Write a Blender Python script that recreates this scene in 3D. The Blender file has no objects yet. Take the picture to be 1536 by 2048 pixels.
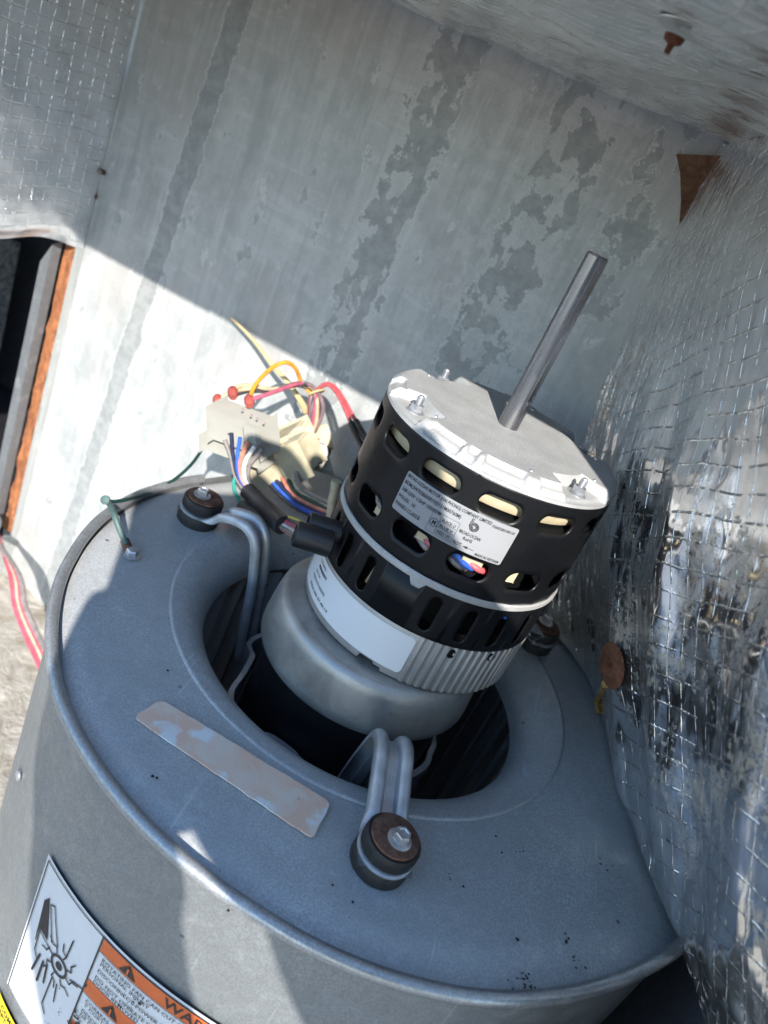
import bpy, bmesh, math, random
from mathutils import Vector, Matrix, noise
random.seed(7)
S = bpy.context.scene
COL = S.collection
rad = math.radians
# ------------------------------------------------------------------ camera
CAM = Vector((0.0, -0.4464, 0.3035))
RT = Vector((0.885, 0.2547, 0.3898)); DN = Vector((0.4603, -0.3532, -0.8145)); FW = Vector((-0.0698, 0.9002, -0.4298))
FPX = 1540.1
cd = bpy.data.cameras.new('camera'); cam = bpy.data.objects.new('camera', cd); COL.objects.link(cam)
m = Matrix((RT, -DN, -FW)).transposed().to_4x4(); m.translation = CAM
cam.matrix_world = m
cd.sensor_fit = 'HORIZONTAL'; cd.sensor_width = 36; cd.lens = FPX / 1536 * 36
cd.clip_start = 0.01; cd.clip_end = 200
cd.dof.use_dof = True; cd.dof.focus_distance = 0.44; cd.dof.aperture_fstop = 12
S.camera = cam
# ------------------------------------------------------------------ light
SUN = Vector((0.2347, -0.8244, 0.515)).normalized()
SU = Vector((0.9618, 0.2738, 0)); SV = Vector((-0.141, 0.4954, 0.8572))
w = bpy.data.worlds.new('World'); S.world = w; w.use_nodes = True
nt = w.node_tree; bg = nt.nodes['Background']
sky = nt.nodes.new('ShaderNodeTexSky'); sky.sky_type = 'NISHITA'; sky.sun_disc = False
sky.sun_elevation = rad(31); sky.sun_rotation = math.atan2(SUN.x, SUN.y)
nt.links.new(sky.outputs[0], bg.inputs[0]); bg.inputs[1].default_value = 0.15
sky.air_density = 1.3; sky.dust_density = 0.2; sky.ozone_density = 5.0
sl = bpy.data.lights.new('sun', 'SUN'); sl.energy = 3.5; sl.angle = rad(0.5); sl.color = (1, 0.955, 0.89)
so = bpy.data.objects.new('sun', sl); COL.objects.link(so); so.rotation_euler = SUN.to_track_quat('Z', 'Y').to_euler(); so.location = SUN * 5
vs = S.view_settings; vs.view_transform = 'Standard'; vs.look = 'None'; vs.gamma = 1; vs.exposure = 1.36; vs.use_curve_mapping = False
S.render.engine = 'CYCLES'
S.cycles.max_bounces = 6; S.cycles.diffuse_bounces = 4; S.cycles.glossy_bounces = 4; S.cycles.caustics_reflective = False; S.cycles.caustics_refractive = False

# ------------------------------------------------------------------ helpers
def ray(px, py): return RT * ((px - 768) / FPX) + DN * ((py - 1024) / FPX) + FW
def at(px, py, y):
    d = ray(px, py); return CAM + d * ((y - CAM.y) / d.y)
def atz(px, py, z):
    d = ray(px, py); return CAM + d * ((z - CAM.z) / d.z)
def cv(dx, dy, dz=0): return RT * dx + DN * dy + FW * dz
WN = Vector((0.2924, 0.9563, 0)); WA = Vector((0.9563, -0.2924, 0)); WZ = Vector((0, 0, 1)); W0 = Vector((-0.106, 0.223, 0))
def wall(a, z, off=0): return W0 + WA * a + WZ * z - WN * off
def atw(px, py, off=0):
    d = ray(px, py); return CAM + d * (((W0 - WN * off) - CAM).dot(WN) / d.dot(WN))

def tag(o, label, cat=None, group=None, kind=None):
    if label: o['label'] = label
    if cat: o['category'] = cat
    if group: o['group'] = group
    if kind: o['kind'] = kind
    return o
def empty(name, loc, label, cat, group=None):
    o = bpy.data.objects.new(name, None); o.empty_display_size = .02; COL.objects.link(o); o.location = loc
    return tag(o, label, cat, group)
def link(name, me, mat, parent=None):
    o = bpy.data.objects.new(name, me); COL.objects.link(o)
    if mat: me.materials.append(mat) if not me.materials else None
    if parent:
        o.parent = parent
        p = parent; off = Vector((0, 0, 0))
        while p: off += p.location; p = p.parent
        o.location = -off if parent.type == 'EMPTY' else Vector((0, 0, 0))
    return o
def mesh(name, vs_, fs, mat, parent=None, smooth=True, sharp=35, uv=None):
    me = bpy.data.meshes.new(name); me.from_pydata([tuple(v) for v in vs_], [], fs); me.validate(); me.update()
    bm = bmesh.new(); bm.from_mesh(me); bmesh.ops.recalc_face_normals(bm, faces=bm.faces); bm.to_mesh(me); bm.free()
    if smooth:
        for p in me.polygons: p.use_smooth = True
        me.set_sharp_from_angle(angle=rad(sharp))
    if uv:
        L = me.uv_layers.new(name='UVMap')
        for l in me.loops: L.data[l.index].uv = uv[l.vertex_index]
    return link(name, me, mat, parent)
def loft(rings, closed=True, caps=True):
    n = len(rings[0]); V = [v for r in rings for v in r]; F = []
    for i in range(len(rings) - 1):
        for j in range(n if closed else n - 1):
            k = (j + 1) % n
            F.append((i * n + j, i * n + k, (i + 1) * n + k, (i + 1) * n + j))
    if caps:
        F.append(tuple(range(n - 1, -1, -1))); F.append(tuple((len(rings) - 1) * n + j for j in range(n)))
    return V, F
def lathe(prof, n=96, c=(0, 0), caps=False, ax=None):
    R = []
    for r, z in prof:
        R.append([Vector((c[0] + r * math.cos(2 * math.pi * j / n), c[1] + r * math.sin(2 * math.pi * j / n), z)) for j in range(n)])
    return loft(R, True, caps)
def frame_of(d):
    d = Vector(d).normalized(); a = Vector((0, 0, 1)) if abs(d.z) < .9 else Vector((1, 0, 0))
    u = a.cross(d).normalized(); return u, d.cross(u), d
def lathe_ax(prof, o, d, n=32, caps=True):
    u, v, d = frame_of(d); o = Vector(o)
    return loft([[o + d * z + (u * math.cos(2 * math.pi * j / n) + v * math.sin(2 * math.pi * j / n)) * r for j in range(n)] for r, z in prof], True, caps)
def smooth_path(P, k=6):
    P = [Vector(p) for p in P]
    if len(P) < 3: return P
    Q = [P[0] * 2 - P[1]] + P + [P[-1] * 2 - P[-2]]; out = []
    for i in range(1, len(Q) - 2):
        for s in range(k):
            t = s / k; a, b, c, d = Q[i - 1], Q[i], Q[i + 1], Q[i + 2]
            out.append(.5 * ((2 * b) + (c - a) * t + (2 * a - 5 * b + 4 * c - d) * t * t + (3 * b - a - 3 * c + d) * t ** 3))
    out.append(P[-1]); return out
def sweep(path, prof, caps=True, up=None, scale=None, closed=True):
    """prof: list of (x,y) in the plane across the path"""
    rings = []; pu = None
    for i, q in enumerate(path):
        t = (path[min(i + 1, len(path) - 1)] - path[max(i - 1, 0)]).normalized()
        if up is not None: u = up - t * up.dot(t)
        elif pu is None: u = frame_of(t)[0]
        else: u = pu - t * pu.dot(t)
        u.normalize(); pu = u; v = t.cross(u); s = scale[i] if scale else 1
        rings.append([q + (u * x + v * y) * s for x, y in prof])
    return loft(rings, closed, caps)
def circ(r, n=10): return [(r * math.cos(2 * math.pi * j / n), r * math.sin(2 * math.pi * j / n)) for j in range(n)]
def tube(name, P, r, mat, parent=None, n=10, k=6, scale=None):
    path = smooth_path(P, k); V, F = sweep(path, circ(r, n), scale=[1 + (scale - 1) * i / (len(path) - 1) for i in range(len(path))] if scale else None)
    return mesh(name, V, F, mat, parent)
def join(parts):
    V = []; F = []
    for v, f in parts:
        o = len(V); V += list(v); F += [tuple(i + o for i in q) for q in f]
    return V, F
def obox(c, ax, ay, az, bev=.001, seg=2):
    """bevelled box from centre and three half vectors"""
    bm = bmesh.new(); bmesh.ops.create_cube(bm, size=2)
    M = Matrix((ax, ay, az)).transposed()
    for v in bm.verts: v.co = Vector(c) + M @ v.co
    if bev: bmesh.ops.bevel(bm, geom=list(bm.edges), offset=bev, segments=seg, affect='EDGES', profile=.6)
    V = [v.co.copy() for v in bm.verts]; bm.verts.index_update(); F = [tuple(v.index for v in f.verts) for f in bm.faces]; bm.free()
    return V, F
def grid(name, nu, nv, fn, mat, parent=None, uvs=(1, 1), rot=(0, 0)):
    V = []; U = []
    for j in range(nv + 1):
        for i in range(nu + 1):
            V.append(fn(i / nu, j / nv)); a_, b_ = i / nu * uvs[0], j / nv * uvs[1]; U.append((a_ * math.cos(rot[1]) + b_ * math.sin(rot[1]), b_ * math.cos(rot[0]) - a_ * math.sin(rot[0])))
    F = [(j * (nu + 1) + i, j * (nu + 1) + i + 1, (j + 1) * (nu + 1) + i + 1, (j + 1) * (nu + 1) + i) for j in range(nv) for i in range(nu)]
    return mesh(name, V, F, mat, parent, uv=U, sharp=80)
def fbm(p, s, o=3): return noise.fractal(Vector(p) * s, 1.0, 2.0, o)
def sstep(a, b, x):
    t = min(1, max(0, (x - a) / (b - a))); return t * t * (3 - 2 * t)
def lerp_tab(T, x):
    if x <= T[0][0]: return T[0][1]
    for (a, b), (c, d) in zip(T, T[1:]):
        if x <= c: return b + (d - b) * (x - a) / (c - a)
    return T[-1][1]

# ------------------------------------------------------------------ materials
class NB:
    def __init__(s, name):
        s.m = bpy.data.materials.new(name); s.m.use_nodes = True; s.t = s.m.node_tree; s.b = s.t.nodes['Principled BSDF']
    def n(s, ty, **kw):
        o = s.t.nodes.new('ShaderNode' + ty)
        for k, v in kw.items(): setattr(o, k, v)
        return o
    def l(s, a, b): s.t.links.new(a, b)
    def val(s, sock, v):
        if hasattr(v, 'is_linked') or hasattr(v, 'links'): s.l(v, sock)
        else: sock.default_value = v
    def coord(s, kind='Object'): return s.n('TexCoord').outputs[kind]
    def noise(s, vec, scale, detail=4, rough=.55, dist=0):
        o = s.n('TexNoise'); o.inputs['Scale'].default_value = scale; o.inputs['Detail'].default_value = detail
        o.inputs['Roughness'].default_value = rough; o.inputs['Distortion'].default_value = dist
        if vec is not None: s.l(vec, o.inputs['Vector'])
        return o.outputs['Fac']
    def math(s, op, a, b=0.0, c=None, clamp=False):
        o = s.n('Math', operation=op); o.use_clamp = clamp; s.val(o.inputs[0], a); s.val(o.inputs[1], b)
        if c is not None: s.val(o.inputs[2], c)
        return o.outputs[0]
    def ramp(s, f, a, b, va=0.0, vb=1.0):
        o = s.n('MapRange'); o.interpolation_type = 'SMOOTHSTEP'
        s.val(o.inputs[0], f); o.inputs[1].default_value = a; o.inputs[2].default_value = b; o.inputs[3].default_value = va; o.inputs[4].default_value = vb
        return o.outputs[0]
    def mix(s, f, a, b):
        o = s.n('Mix', data_type='RGBA'); s.val(o.inputs[0], f)
        for k, v in ((6, a), (7, b)):
            if isinstance(v, tuple): o.inputs[k].default_value = (*v, 1) if len(v) == 3 else v
            else: s.l(v, o.inputs[k])
        return o.outputs[2]
    def scale(s, vec, sc):
        o = s.n('Mapping'); o.inputs['Scale'].default_value = sc; s.l(vec, o.inputs['Vector']); return o.outputs[0]
    def bump(s, h, strength=.3, dist=.001, nrm=None):
        o = s.n('Bump'); o.inputs['Strength'].default_value = strength; o.inputs['Distance'].default_value = dist; s.l(h, o.inputs['Height'])
        if nrm: s.l(nrm, o.inputs['Normal'])
        return o.outputs[0]
    def out(s, col=None, rough=None, metal=None, nrm=None, **kw):
        for k, v in (('Base Color', col), ('Roughness', rough), ('Metallic', metal), ('Normal', nrm), *kw.items()):
            if v is None: continue
            if isinstance(v, tuple): v = (*v, 1) if len(v) == 3 else v
            s.val(s.b.inputs[k], v)
        return s.m
def plain(name, col, rough=.5, metal=0.0, var=.12, sc=60, bump=.0, bsc=400, **kw):
    b = NB(name); c = b.coord(); f = b.noise(c, sc)
    lo = tuple(x * (1 - var) for x in col); hi = tuple(min(1, x * (1 + var)) for x in col)
    n = b.bump(b.noise(c, bsc, 3), bump, .0005) if bump else None
    r = b.ramp(b.noise(c, sc * .7), .3, .7, max(0, rough - .06), min(1, rough + .08))
    return b.out(b.mix(b.ramp(f, .3, .7), lo, hi), r, metal, n, **kw)
def galv(name, col=(.46, .47, .47), metal=.45, rough=.5, dirt=.25, specks=True):
    b = NB(name); c = b.coord()
    big = b.ramp(b.noise(c, 9, 3, .6), .35, .7); fine = b.noise(c, 900, 1); mid = b.noise(c, 120, 2, .6)
    base = b.mix(big, tuple(x * (1 - dirt * .5) for x in col), tuple(x * 1.07 for x in col))
    base = b.mix(b.ramp(fine, .38, .62, 0, .75), base, tuple(x * .66 for x in col))
    base = b.mix(b.ramp(mid, .55, .75, 0, .35), base, tuple(min(1, x * 1.18) for x in col))
    # faint chalky white-rust clouds and grime streaks
    base = b.mix(b.ramp(b.noise(c, 22, 4, .7, .3), .56, .75, 0, .35), base, (.56, .56, .54))
    base = b.mix(b.ramp(b.noise(c, 6, 3), .5, .7, 0, .3), base, (.43, .39, .33))
    vs_ = b.n('TexVoronoi'); vs_.inputs['Scale'].default_value = 210; b.l(c, vs_.inputs['Vector']); bw_ = b.n('RGBToBW'); b.l(vs_.outputs['Color'], bw_.inputs[0])
    base = b.mix(b.ramp(bw_.outputs[0], .2, .8, 0, .22), base, tuple(x * .62 for x in col))
    sc_ = b.noise(b.scale(c, (260, 14, 14)), 1, 2); base = b.mix(b.ramp(sc_, .68, .74, 0, .35), base, tuple(min(1, x * 1.35) for x in col))
    if specks:
        v = b.n('TexVoronoi'); v.inputs['Scale'].default_value = 55; b.l(c, v.inputs['Vector'])
        sp = b.math('MULTIPLY', b.ramp(v.outputs['Distance'], .05, .09, 1, 0), b.ramp(b.noise(c, 30, 2), .52, .57))
        base = b.mix(b.math('MULTIPLY', sp, .75), base, (.06, .055, .05))
    r = b.ramp(mid, .3, .7, rough - .07, rough + .1)
    n = b.bump(b.math('ADD', b.math('MULTIPLY', fine, .15), b.noise(c, 45, 1)), .1, .002)
    return b.out(base, r, metal, n)
def foil(name, sp=(.0115, .0115), dust=.3, rough=.22, dust_lo=-1.0, wob=.003, col=(.78, .79, .8), bump_d=.0022, crease=(60, 11, 1), cr=.3, lnh=.7):
    """aluminium facing with a reinforcing thread grid, UV in metres"""
    b = NB(name); uv = b.coord('UV'); c = b.coord()
    wv = b.n('TexNoise'); wv.inputs['Scale'].default_value = 26; wv.inputs['Detail'].default_value = 1; b.l(uv, wv.inputs['Vector'])
    sub = b.n('VectorMath', operation='SUBTRACT'); b.l(wv.outputs['Color'], sub.inputs[0]); sub.inputs[1].default_value = (.5, .5, .5)
    scl = b.n('VectorMath', operation='SCALE'); b.l(sub.outputs[0], scl.inputs[0]); scl.inputs['Scale'].default_value = wob * 4
    add = b.n('VectorMath', operation='ADD'); b.l(uv, add.inputs[0]); b.l(scl.outputs[0], add.inputs[1])
    sx = b.n('SeparateXYZ'); b.l(add.outputs[0], sx.inputs[0])
    def line(x, s, wd):
        fr = b.math('FRACT', b.math('DIVIDE', x, s)); d = b.math('ABSOLUTE', b.math('SUBTRACT', fr, .5)); return b.ramp(d, 0, wd, 1, 0)
    lu = line(sx.outputs[0], sp[0], .045); lv = line(sx.outputs[1], sp[1], .055)
    pil = b.math('MULTIPLY', line(sx.outputs[0], sp[0], .5), .5); pil = b.math('ADD', pil, b.math('MULTIPLY', line(sx.outputs[1], sp[1], .5), .5))
    br = b.ramp(b.noise(uv, 210, 2), .38, .6)
    ln = b.math('MULTIPLY', b.math('MAXIMUM', lv, b.math('MULTIPLY', lu, .7)), br)
    crk = b.noise(b.scale(uv, (150, 60, 1)), 1, 2, .6, .8); crk2 = b.math('SUBTRACT', 1.0, b.math('MULTIPLY', b.math('ABSOLUTE', b.math('SUBTRACT', b.noise(b.scale(uv, crease), 1, 2, .5, .3), .5)), 2.6)); crk3 = b.noise(b.scale(uv, (28, 12, 1)), 1, 1, .5, .4)
    h = b.math('ADD', b.math('MULTIPLY', ln, lnh), b.math('ADD', b.math('ADD', b.math('MULTIPLY', crk, .08), b.math('MULTIPLY', crk3, .3)), b.math('ADD', b.math('MULTIPLY', crk2, cr), b.math('MULTIPLY', pil, -.22))))
    n = b.bump(h, .8, bump_d)
    dm = b.noise(c, 16, 5, .72, .4)
    if dust_lo > -1: # dust gathers on the lower, sunny part of the sheet
        sz = b.n('SeparateXYZ'); b.l(c, sz.inputs[0])
        reg = b.math('MULTIPLY', b.ramp(sz.outputs[2], dust_lo, dust_lo + .09, 0, 1), b.ramp(sz.outputs[2], dust_lo + .17, dust_lo + .26, 1, .25))
        dmask = b.math('MULTIPLY', b.math('MULTIPLY', b.ramp(dm, .50, .66), b.ramp(b.noise(c, 330, 3, .75), .36, .56)), b.math('MULTIPLY', reg, dust))
    else: dmask = b.math('MULTIPLY', b.ramp(dm, .55, .68), dust)
    fine = b.math('MULTIPLY', b.ramp(b.noise(c, 260, 2, .7), .55, .64), b.math('MULTIPLY', b.ramp(dm, .46, .58), min(1, dust * 1.3)))
    if dust_lo > -1: fine = b.math('MULTIPLY', fine, reg)
    dmask = b.math('MAXIMUM', dmask, fine)
    base = b.mix(b.ramp(b.noise(c, 30, 2), .35, .7, 0, .55), col, tuple(x * .74 for x in col))
    base = b.mix(dmask, base, (.42, .36, .26))
    metal = b.math('SUBTRACT', .96, b.math('MULTIPLY', dmask, .9))
    r = b.math('ADD', b.ramp(b.noise(c, 40, 1), .3, .7, rough - .07, rough + .12), b.math('MULTIPLY', dmask, .5))
    return b.out(base, r, metal, n)

M = {}
M['galv'] = galv('galvanised_sheet', (.61, .62, .615), .2, .46)
M['galv_wrap'] = galv('galvanised_wrap', (.29, .305, .31), .5, .45, .2)
M['flange'] = galv('dull_flange', (.2, .21, .22), .3, .55, .3)
M['bead'] = galv('rolled_edge', (.42, .43, .44), .6, .4, .2, False)
b = NB('rib_aluminium'); c = b.coord(); f = b.noise(c, 1500, 2)
M['ribs'] = b.out(b.mix(b.ramp(b.noise(c, 45, 3), .3, .7), (.34, .34, .34), (.42, .42, .415)), b.ramp(f, .3, .7, .4, .55), .55, b.bump(f, .35, .0004))
M['black'] = plain('black_enamel', (.005, .0052, .006), .36, 0, .2, 30, **{'Specular IOR Level': .3})
M['black_in'] = plain('black_inside', (.004, .004, .005), .7, **{'Specular IOR Level': .2})
M['oldblack'] = plain('old_black_paint', (.008, .008, .01), .5)
b = NB('cast_aluminium'); c = b.coord(); f = b.noise(c, 1500, 2); g = b.noise(c, 45, 4)
M['cast'] = b.out(b.mix(b.ramp(g, .3, .7), (.43, .43, .425), (.52, .52, .51)), b.ramp(f, .3, .7, .5, .7), .3, b.bump(f, .8, .0007))
b = NB('old_cast_aluminium'); c = b.coord(); f = b.noise(c, 900, 2); g = b.noise(c, 30, 6, .7, .5)
cc = b.mix(b.ramp(g, .35, .7), (.30, .30, .295), (.42, .42, .41)); cc = b.mix(b.ramp(b.noise(c, 90, 5, .7), .6, .75, 0, .5), cc, (.16, .14, .12))
M['oldcast'] = b.out(cc, b.ramp(g, .3, .7, .35, .5), .6, b.bump(f, .2, .0004))
b = NB('machined_steel'); c = b.coord(); f = b.noise(b.scale(c, (300, 300, 60)), 1, 3)
M['steel'] = b.out(b.mix(f, (.24, .24, .25), (.29, .29, .30)), b.ramp(f, .3, .7, .24, .3), 1.0, b.bump(f, .06, .0003))
M['zinc'] = plain('zinc_hardware', (.5, .51, .53), .38, .75, .2, 200, .15, 600)
M['leg'] = plain('plated_leg', (.42, .44, .47), .42, .6, .18, 90, .12, 700)
b = NB('rust'); c = b.coord(); g = b.noise(c, 160, 5, .7); k = b.noise(c, 700, 3, .7)
M['rust'] = b.out(b.mix(b.ramp(g, .35, .65), (.10, .042, .028), (.22, .115, .075)), .85, .1, b.bump(k, .6, .0006))
b = NB('orange_rust'); c = b.coord(); g = b.noise(c, 220, 5, .7)
M['rust2'] = b.out(b.mix(b.ramp(g, .35, .65), (.09, .032, .018), (.2, .08, .04)), .9, 0.0, b.bump(g, .6, .0008))
M['rubber'] = plain('black_rubber', (.014, .014, .015), .62, 0, .35, 120, .2, 900)
M['boot'] = plain('black_boot', (.012, .012, .014), .42)
M['label'] = plain('sunlit_white_label', (.28, .285, .295), .42, 0, .02, 30)  # white label toned down to grey to offset the sun falling on it
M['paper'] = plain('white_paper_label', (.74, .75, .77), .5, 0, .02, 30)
M['wlabel'] = plain('warning_label_white', (.62, .62, .63), .4, 0, .03, 40)
M['ink'] = plain('black_ink', (.015, .015, .017), .5)
M['orange'] = plain('orange_ink', (.62, .12, .025), .45, 0, .08, 60)
M['yellow'] = plain('yellow_label', (.72, .56, .02), .45)
b = NB('worn_label'); c = b.coord(); g = b.noise(c, 42, 6, .65, .5)
cc = b.mix(b.ramp(g, .4, .6), (.97, .60, .42), (.95, .72, .56)); cc = b.mix(b.ramp(b.noise(c, 48, 4), .55, .64, 0, .9), cc, (.97, .93, .88))
cc = b.mix(b.ramp(b.noise(c, 28, 3), .55, .7, 0, .6), cc, (.90, .50, .36)); cc = b.mix(b.ramp(b.noise(c, 170, 5, .8), .66, .71, 0, .9), cc, (.05, .045, .04))
M['worn'] = b.out(cc, .6, 0.0, b.bump(g, .3, .001))
M['cream'] = plain('cream_winding_resin', (.48, .41, .27), .5, 0, .1, 80)
M['white_pl'] = plain('white_nylon', (.38, .37, .325), .38, 0, .05, 60)
M['tan_pl'] = plain('aged_tan_nylon', (.44, .39, .27), .4, 0, .15, 60)
M['tie'] = plain('aged_cable_tie', (.60, .46, .24), .45, 0, .15, 60)
for nm, c in dict(wire_orange=(.62, .28, .03), wire_pink=(.42, .10, .16), wire_hot=(.42, .085, .12), wire_red=(.55, .10, .11), wire_tan=(.50, .40, .26), wire_dark=(.06, .055, .06), wire_green=(.01, .045, .038), wire_teal=(.02, .33, .27), wire_blue=(.04, .13, .55), wire_navy=(.015, .02, .06), wire_brown=(.34, .17, .12), wire_grey=(.22, .19, .18), wire_white=(.66, .66, .66), wire_yellow=(.62, .52, .05), wire_salmon=(.62, .22, .15), wire_mauve=(.20, .13, .14), verdigris=(.07, .12, .11), nut_red=(.34, .07, .055), dark_liner=(.012, .012, .016), navy_shade=(.05, .055, .07)).items():
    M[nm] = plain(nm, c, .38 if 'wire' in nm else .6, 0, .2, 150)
M['foil_r'] = foil('foil_blanket', (.0105, .0125), .85, .16, .03, wob=.0009, col=(.85, .86, .87), bump_d=.0014, cr=.55, lnh=.6)
M['foil_c'] = foil('foil_ceiling', (.010, .0085), .0, .24, wob=.0009, col=(.88, .89, .88), bump_d=.0013, crease=(7, 60, 1), cr=.3, lnh=.8)
M['foil_l'] = foil('foil_left', (.0135, .0125), .03, .34, wob=.0005, col=(.85, .86, .88), bump_d=.0011, cr=.1, lnh=1.0)
b = NB('glass_fibre'); c = b.coord(); g = b.noise(b.scale(c, (1, 1, .6)), 110, 6, .75, .6)
M['fibre'] = b.out(b.mix(b.ramp(g, .3, .7), (.18, .06, .025), (.44, .17, .065)), .95, 0.0, b.bump(g, 1, .004))
b = NB('brown_fibre'); c = b.coord(); g = b.noise(c, 70, 6, .75, 1.0)
M['fibre2'] = b.out(b.mix(b.ramp(g, .3, .7), (.10, .05, .03), (.26, .15, .09)), .95, 0.0, b.bump(g, 1, .004))
b = NB('rough_floor'); c = b.coord(); g = b.noise(c, 35, 8, .72, .5)
M['floor'] = b.out(b.mix(b.ramp(g, .35, .65), (.38, .33, .26), (.60, .56, .49)), .95, 0.0, b.bump(g, 1, .012))
b = NB('grey_grit'); c = b.coord(); g = b.noise(c, 120, 6, .8)
M['grit'] = b.out(b.mix(b.ramp(g, .35, .65), (.03, .03, .032), (.22, .21, .2)), .95, 0.0, b.bump(g, 1, .004))
M['amber'] = plain('amber_adhesive', (.32, .19, .05), .3, 0, .3, 120)
M['cloth'] = plain('dark_cloth', (.05, .05, .06), .9)
M['roofdeck'] = plain('grey_roof_membrane', (.22, .215, .21), .9, 0, .15, 3)
M['clear'] = plain('steel_washer', (.66, .68, .68), .32, .9, .1, 50)
# stained galvanised back wall: white-rust bloom with run-down streaks
b = NB('stained_galvanised'); c = b.coord('UV'); sx = b.n('SeparateXYZ'); b.l(c, sx.inputs[0]); A_, Z_ = sx.outputs[0], sx.outputs[1]
wobA = b.math('SUBTRACT', b.noise(c, 28, 6, .68), .5); wobB = b.math('SUBTRACT', b.noise(c, 95, 5, .7), .5)
aw = b.math('ADD', A_, b.math('ADD', b.math('MULTIPLY', wobA, .05), b.math('MULTIPLY', wobB, .02)))
aw1 = b.math('ADD', A_, b.math('ADD', b.math('MULTIPLY', wobA, .022), b.math('MULTIPLY', wobB, .008)))
def streak(a, x, hw, soft=.0025, slope=0.0):
    xx = b.math('ADD', x, b.math('MULTIPLY', Z_, slope)); return b.ramp(b.math('ABSOLUTE', b.math('SUBTRACT', xx, a)), hw - soft, hw + soft, 1, 0)
blot = b.noise(b.scale(c, (1, .7, 1)), 46, 5, .62, .2); blot2 = b.noise(b.scale(c, (1, .55, 1)), 17, 6, .65)
st = streak(-.298, aw1, .012, .002, -.06)
s2 = b.math('MULTIPLY', streak(-.052, aw, .023, .003), b.ramp(blot, .455, .492)); s2 = b.math('MAXIMUM', s2, streak(-.043, aw1, .0065, .002))
s3 = b.math('MULTIPLY', streak(.07, aw, .027, .003), b.ramp(blot, .472, .512))
s4 = b.math('MULTIPLY', streak(.138, aw, .017, .003), b.ramp(blot, .485, .52)); s4 = b.math('MULTIPLY', s4, b.ramp(Z_, .2, .24))
s5 = b.math('MULTIPLY', b.math('MULTIPLY', b.ramp(blot, .60, .63), b.ramp(blot2, .45, .55)), .8)
bands = b.math('MULTIPLY', b.ramp(b.noise(b.scale(c, (9, 70, 1)), 1, 4, .6), .5, .62), b.ramp(blot2, .42, .6))
mask = b.math('MAXIMUM', b.math('MAXIMUM', st, s2), b.math('MAXIMUM', s3, b.math('MAXIMUM', s4, s5)))
halo = b.math('SUBTRACT', b.ramp(b.math('ABSOLUTE', b.math('SUBTRACT', aw, -.052)), .02, .045, 1, 0), 0.0)
mot = b.noise(b.scale(c, (1, .75, 1)), 58, 6, .72, .3)
cl = b.mix(b.ramp(blot2, .33, .66), (.36, .375, .37), (.50, .51, .50))
cl = b.mix(b.ramp(mot, .40, .68, 0, .45), cl, (.57, .58, .57))
cl = b.mix(b.math('MULTIPLY', bands, .5), cl, (.62, .63, .62))
cl = b.mix(b.ramp(b.noise(c, 7, 3), .52, .66, 0, .35), cl, (.47, .41, .385))
edge = b.math('MULTIPLY', b.ramp(b.math('ABSOLUTE', b.math('SUBTRACT', A_, .06)), .03, .11, 1, 0), b.math('MULTIPLY', b.ramp(blot, .36, .43), b.ramp(blot, .43, .5, 1, 0)))
cl = b.mix(b.math('MULTIPLY', b.math('MAXIMUM', halo, edge), .3), cl, (.66, .67, .66))
run = b.noise(b.scale(c, (85, 5, 1)), 1, 4, .6, .2)
cl = b.mix(b.ramp(run, .52, .66, 0, .3), cl, (.30, .315, .31)); cl = b.mix(b.ramp(run, .46, .36, 0, .3), cl, (.62, .63, .62))
rim = b.math('MULTIPLY', b.math('MULTIPLY', b.ramp(mask, .02, .35), b.ramp(mask, .35, .8, 1, 0)), .75)
dk = b.mix(b.ramp(b.noise(c, 75, 5, .7), .35, .65), (.25, .265, .265), (.36, .375, .37))
cl = b.mix(b.math('MULTIPLY', mask, .8), cl, dk)
cl = b.mix(rim, cl, (.66, .67, .65))
cl = b.mix(b.ramp(b.noise(c, 700, 2), .4, .7, 0, .2), cl, (.25, .25, .25))
M['wall'] = b.out(cl, b.ramp(blot2, .3, .7, .5, .65), .22, b.bump(b.noise(c, 22, 3), .12, .004))
# ================================================================== SETTING
def struct(o): o['kind'] = 'structure'; return o
deck = mesh('roof_deck', [(-40, -40, -.75), (40, -40, -.75), (40, 40, -.75), (-40, 40, -.75)], [(0, 1, 2, 3)], M['roofdeck'], smooth=False); struct(deck)
ZC = .3735; ZF = -.41
AL = -.397; AR = .43      # wall coordinate of the left and right corners
# back wall with two pressed steps; wall coordinate a, height z
STEP = [(AL - .03, 0), (-.2085, 0), (-.2045, -.0045), (-.196, -.0045), (.5, -.0045)]
acols = [AL - .03, AL, -.35, -.3, -.25, -.2085, -.2065, -.2045, -.19, -.15, -.1, -.05, 0, .05, .1, .15, .2, .25, .3, .36]
V = []; U = []
zr = [ZF - .02 + (ZC + .06 - ZF) * i / 12 for i in range(13)]
for z in zr:
    for a in acols:
        off = -lerp_tab(STEP, a) + .0012 * fbm((a, z, 0), 9)
        V.append(wall(a + .045 * (0), z, off)); U.append((a, z))
n = len(acols)
F = [(j * n + i, j * n + i + 1, (j + 1) * n + i + 1, (j + 1) * n + i) for j in range(12) for i in range(n - 1)]
bw = mesh('back_wall', V, F, M['wall'], uv=U, sharp=20); struct(bw)
fl = grid('floor', 40, 40, lambda u, v: wall(-.75 + 1.2 * u, ZF + .012 * fbm((u * 3, v * 3, 0), 4), .75 * v - .02), M['floor']); struct(fl)
ED = [wall(-.60, 0, .0), ]
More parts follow.
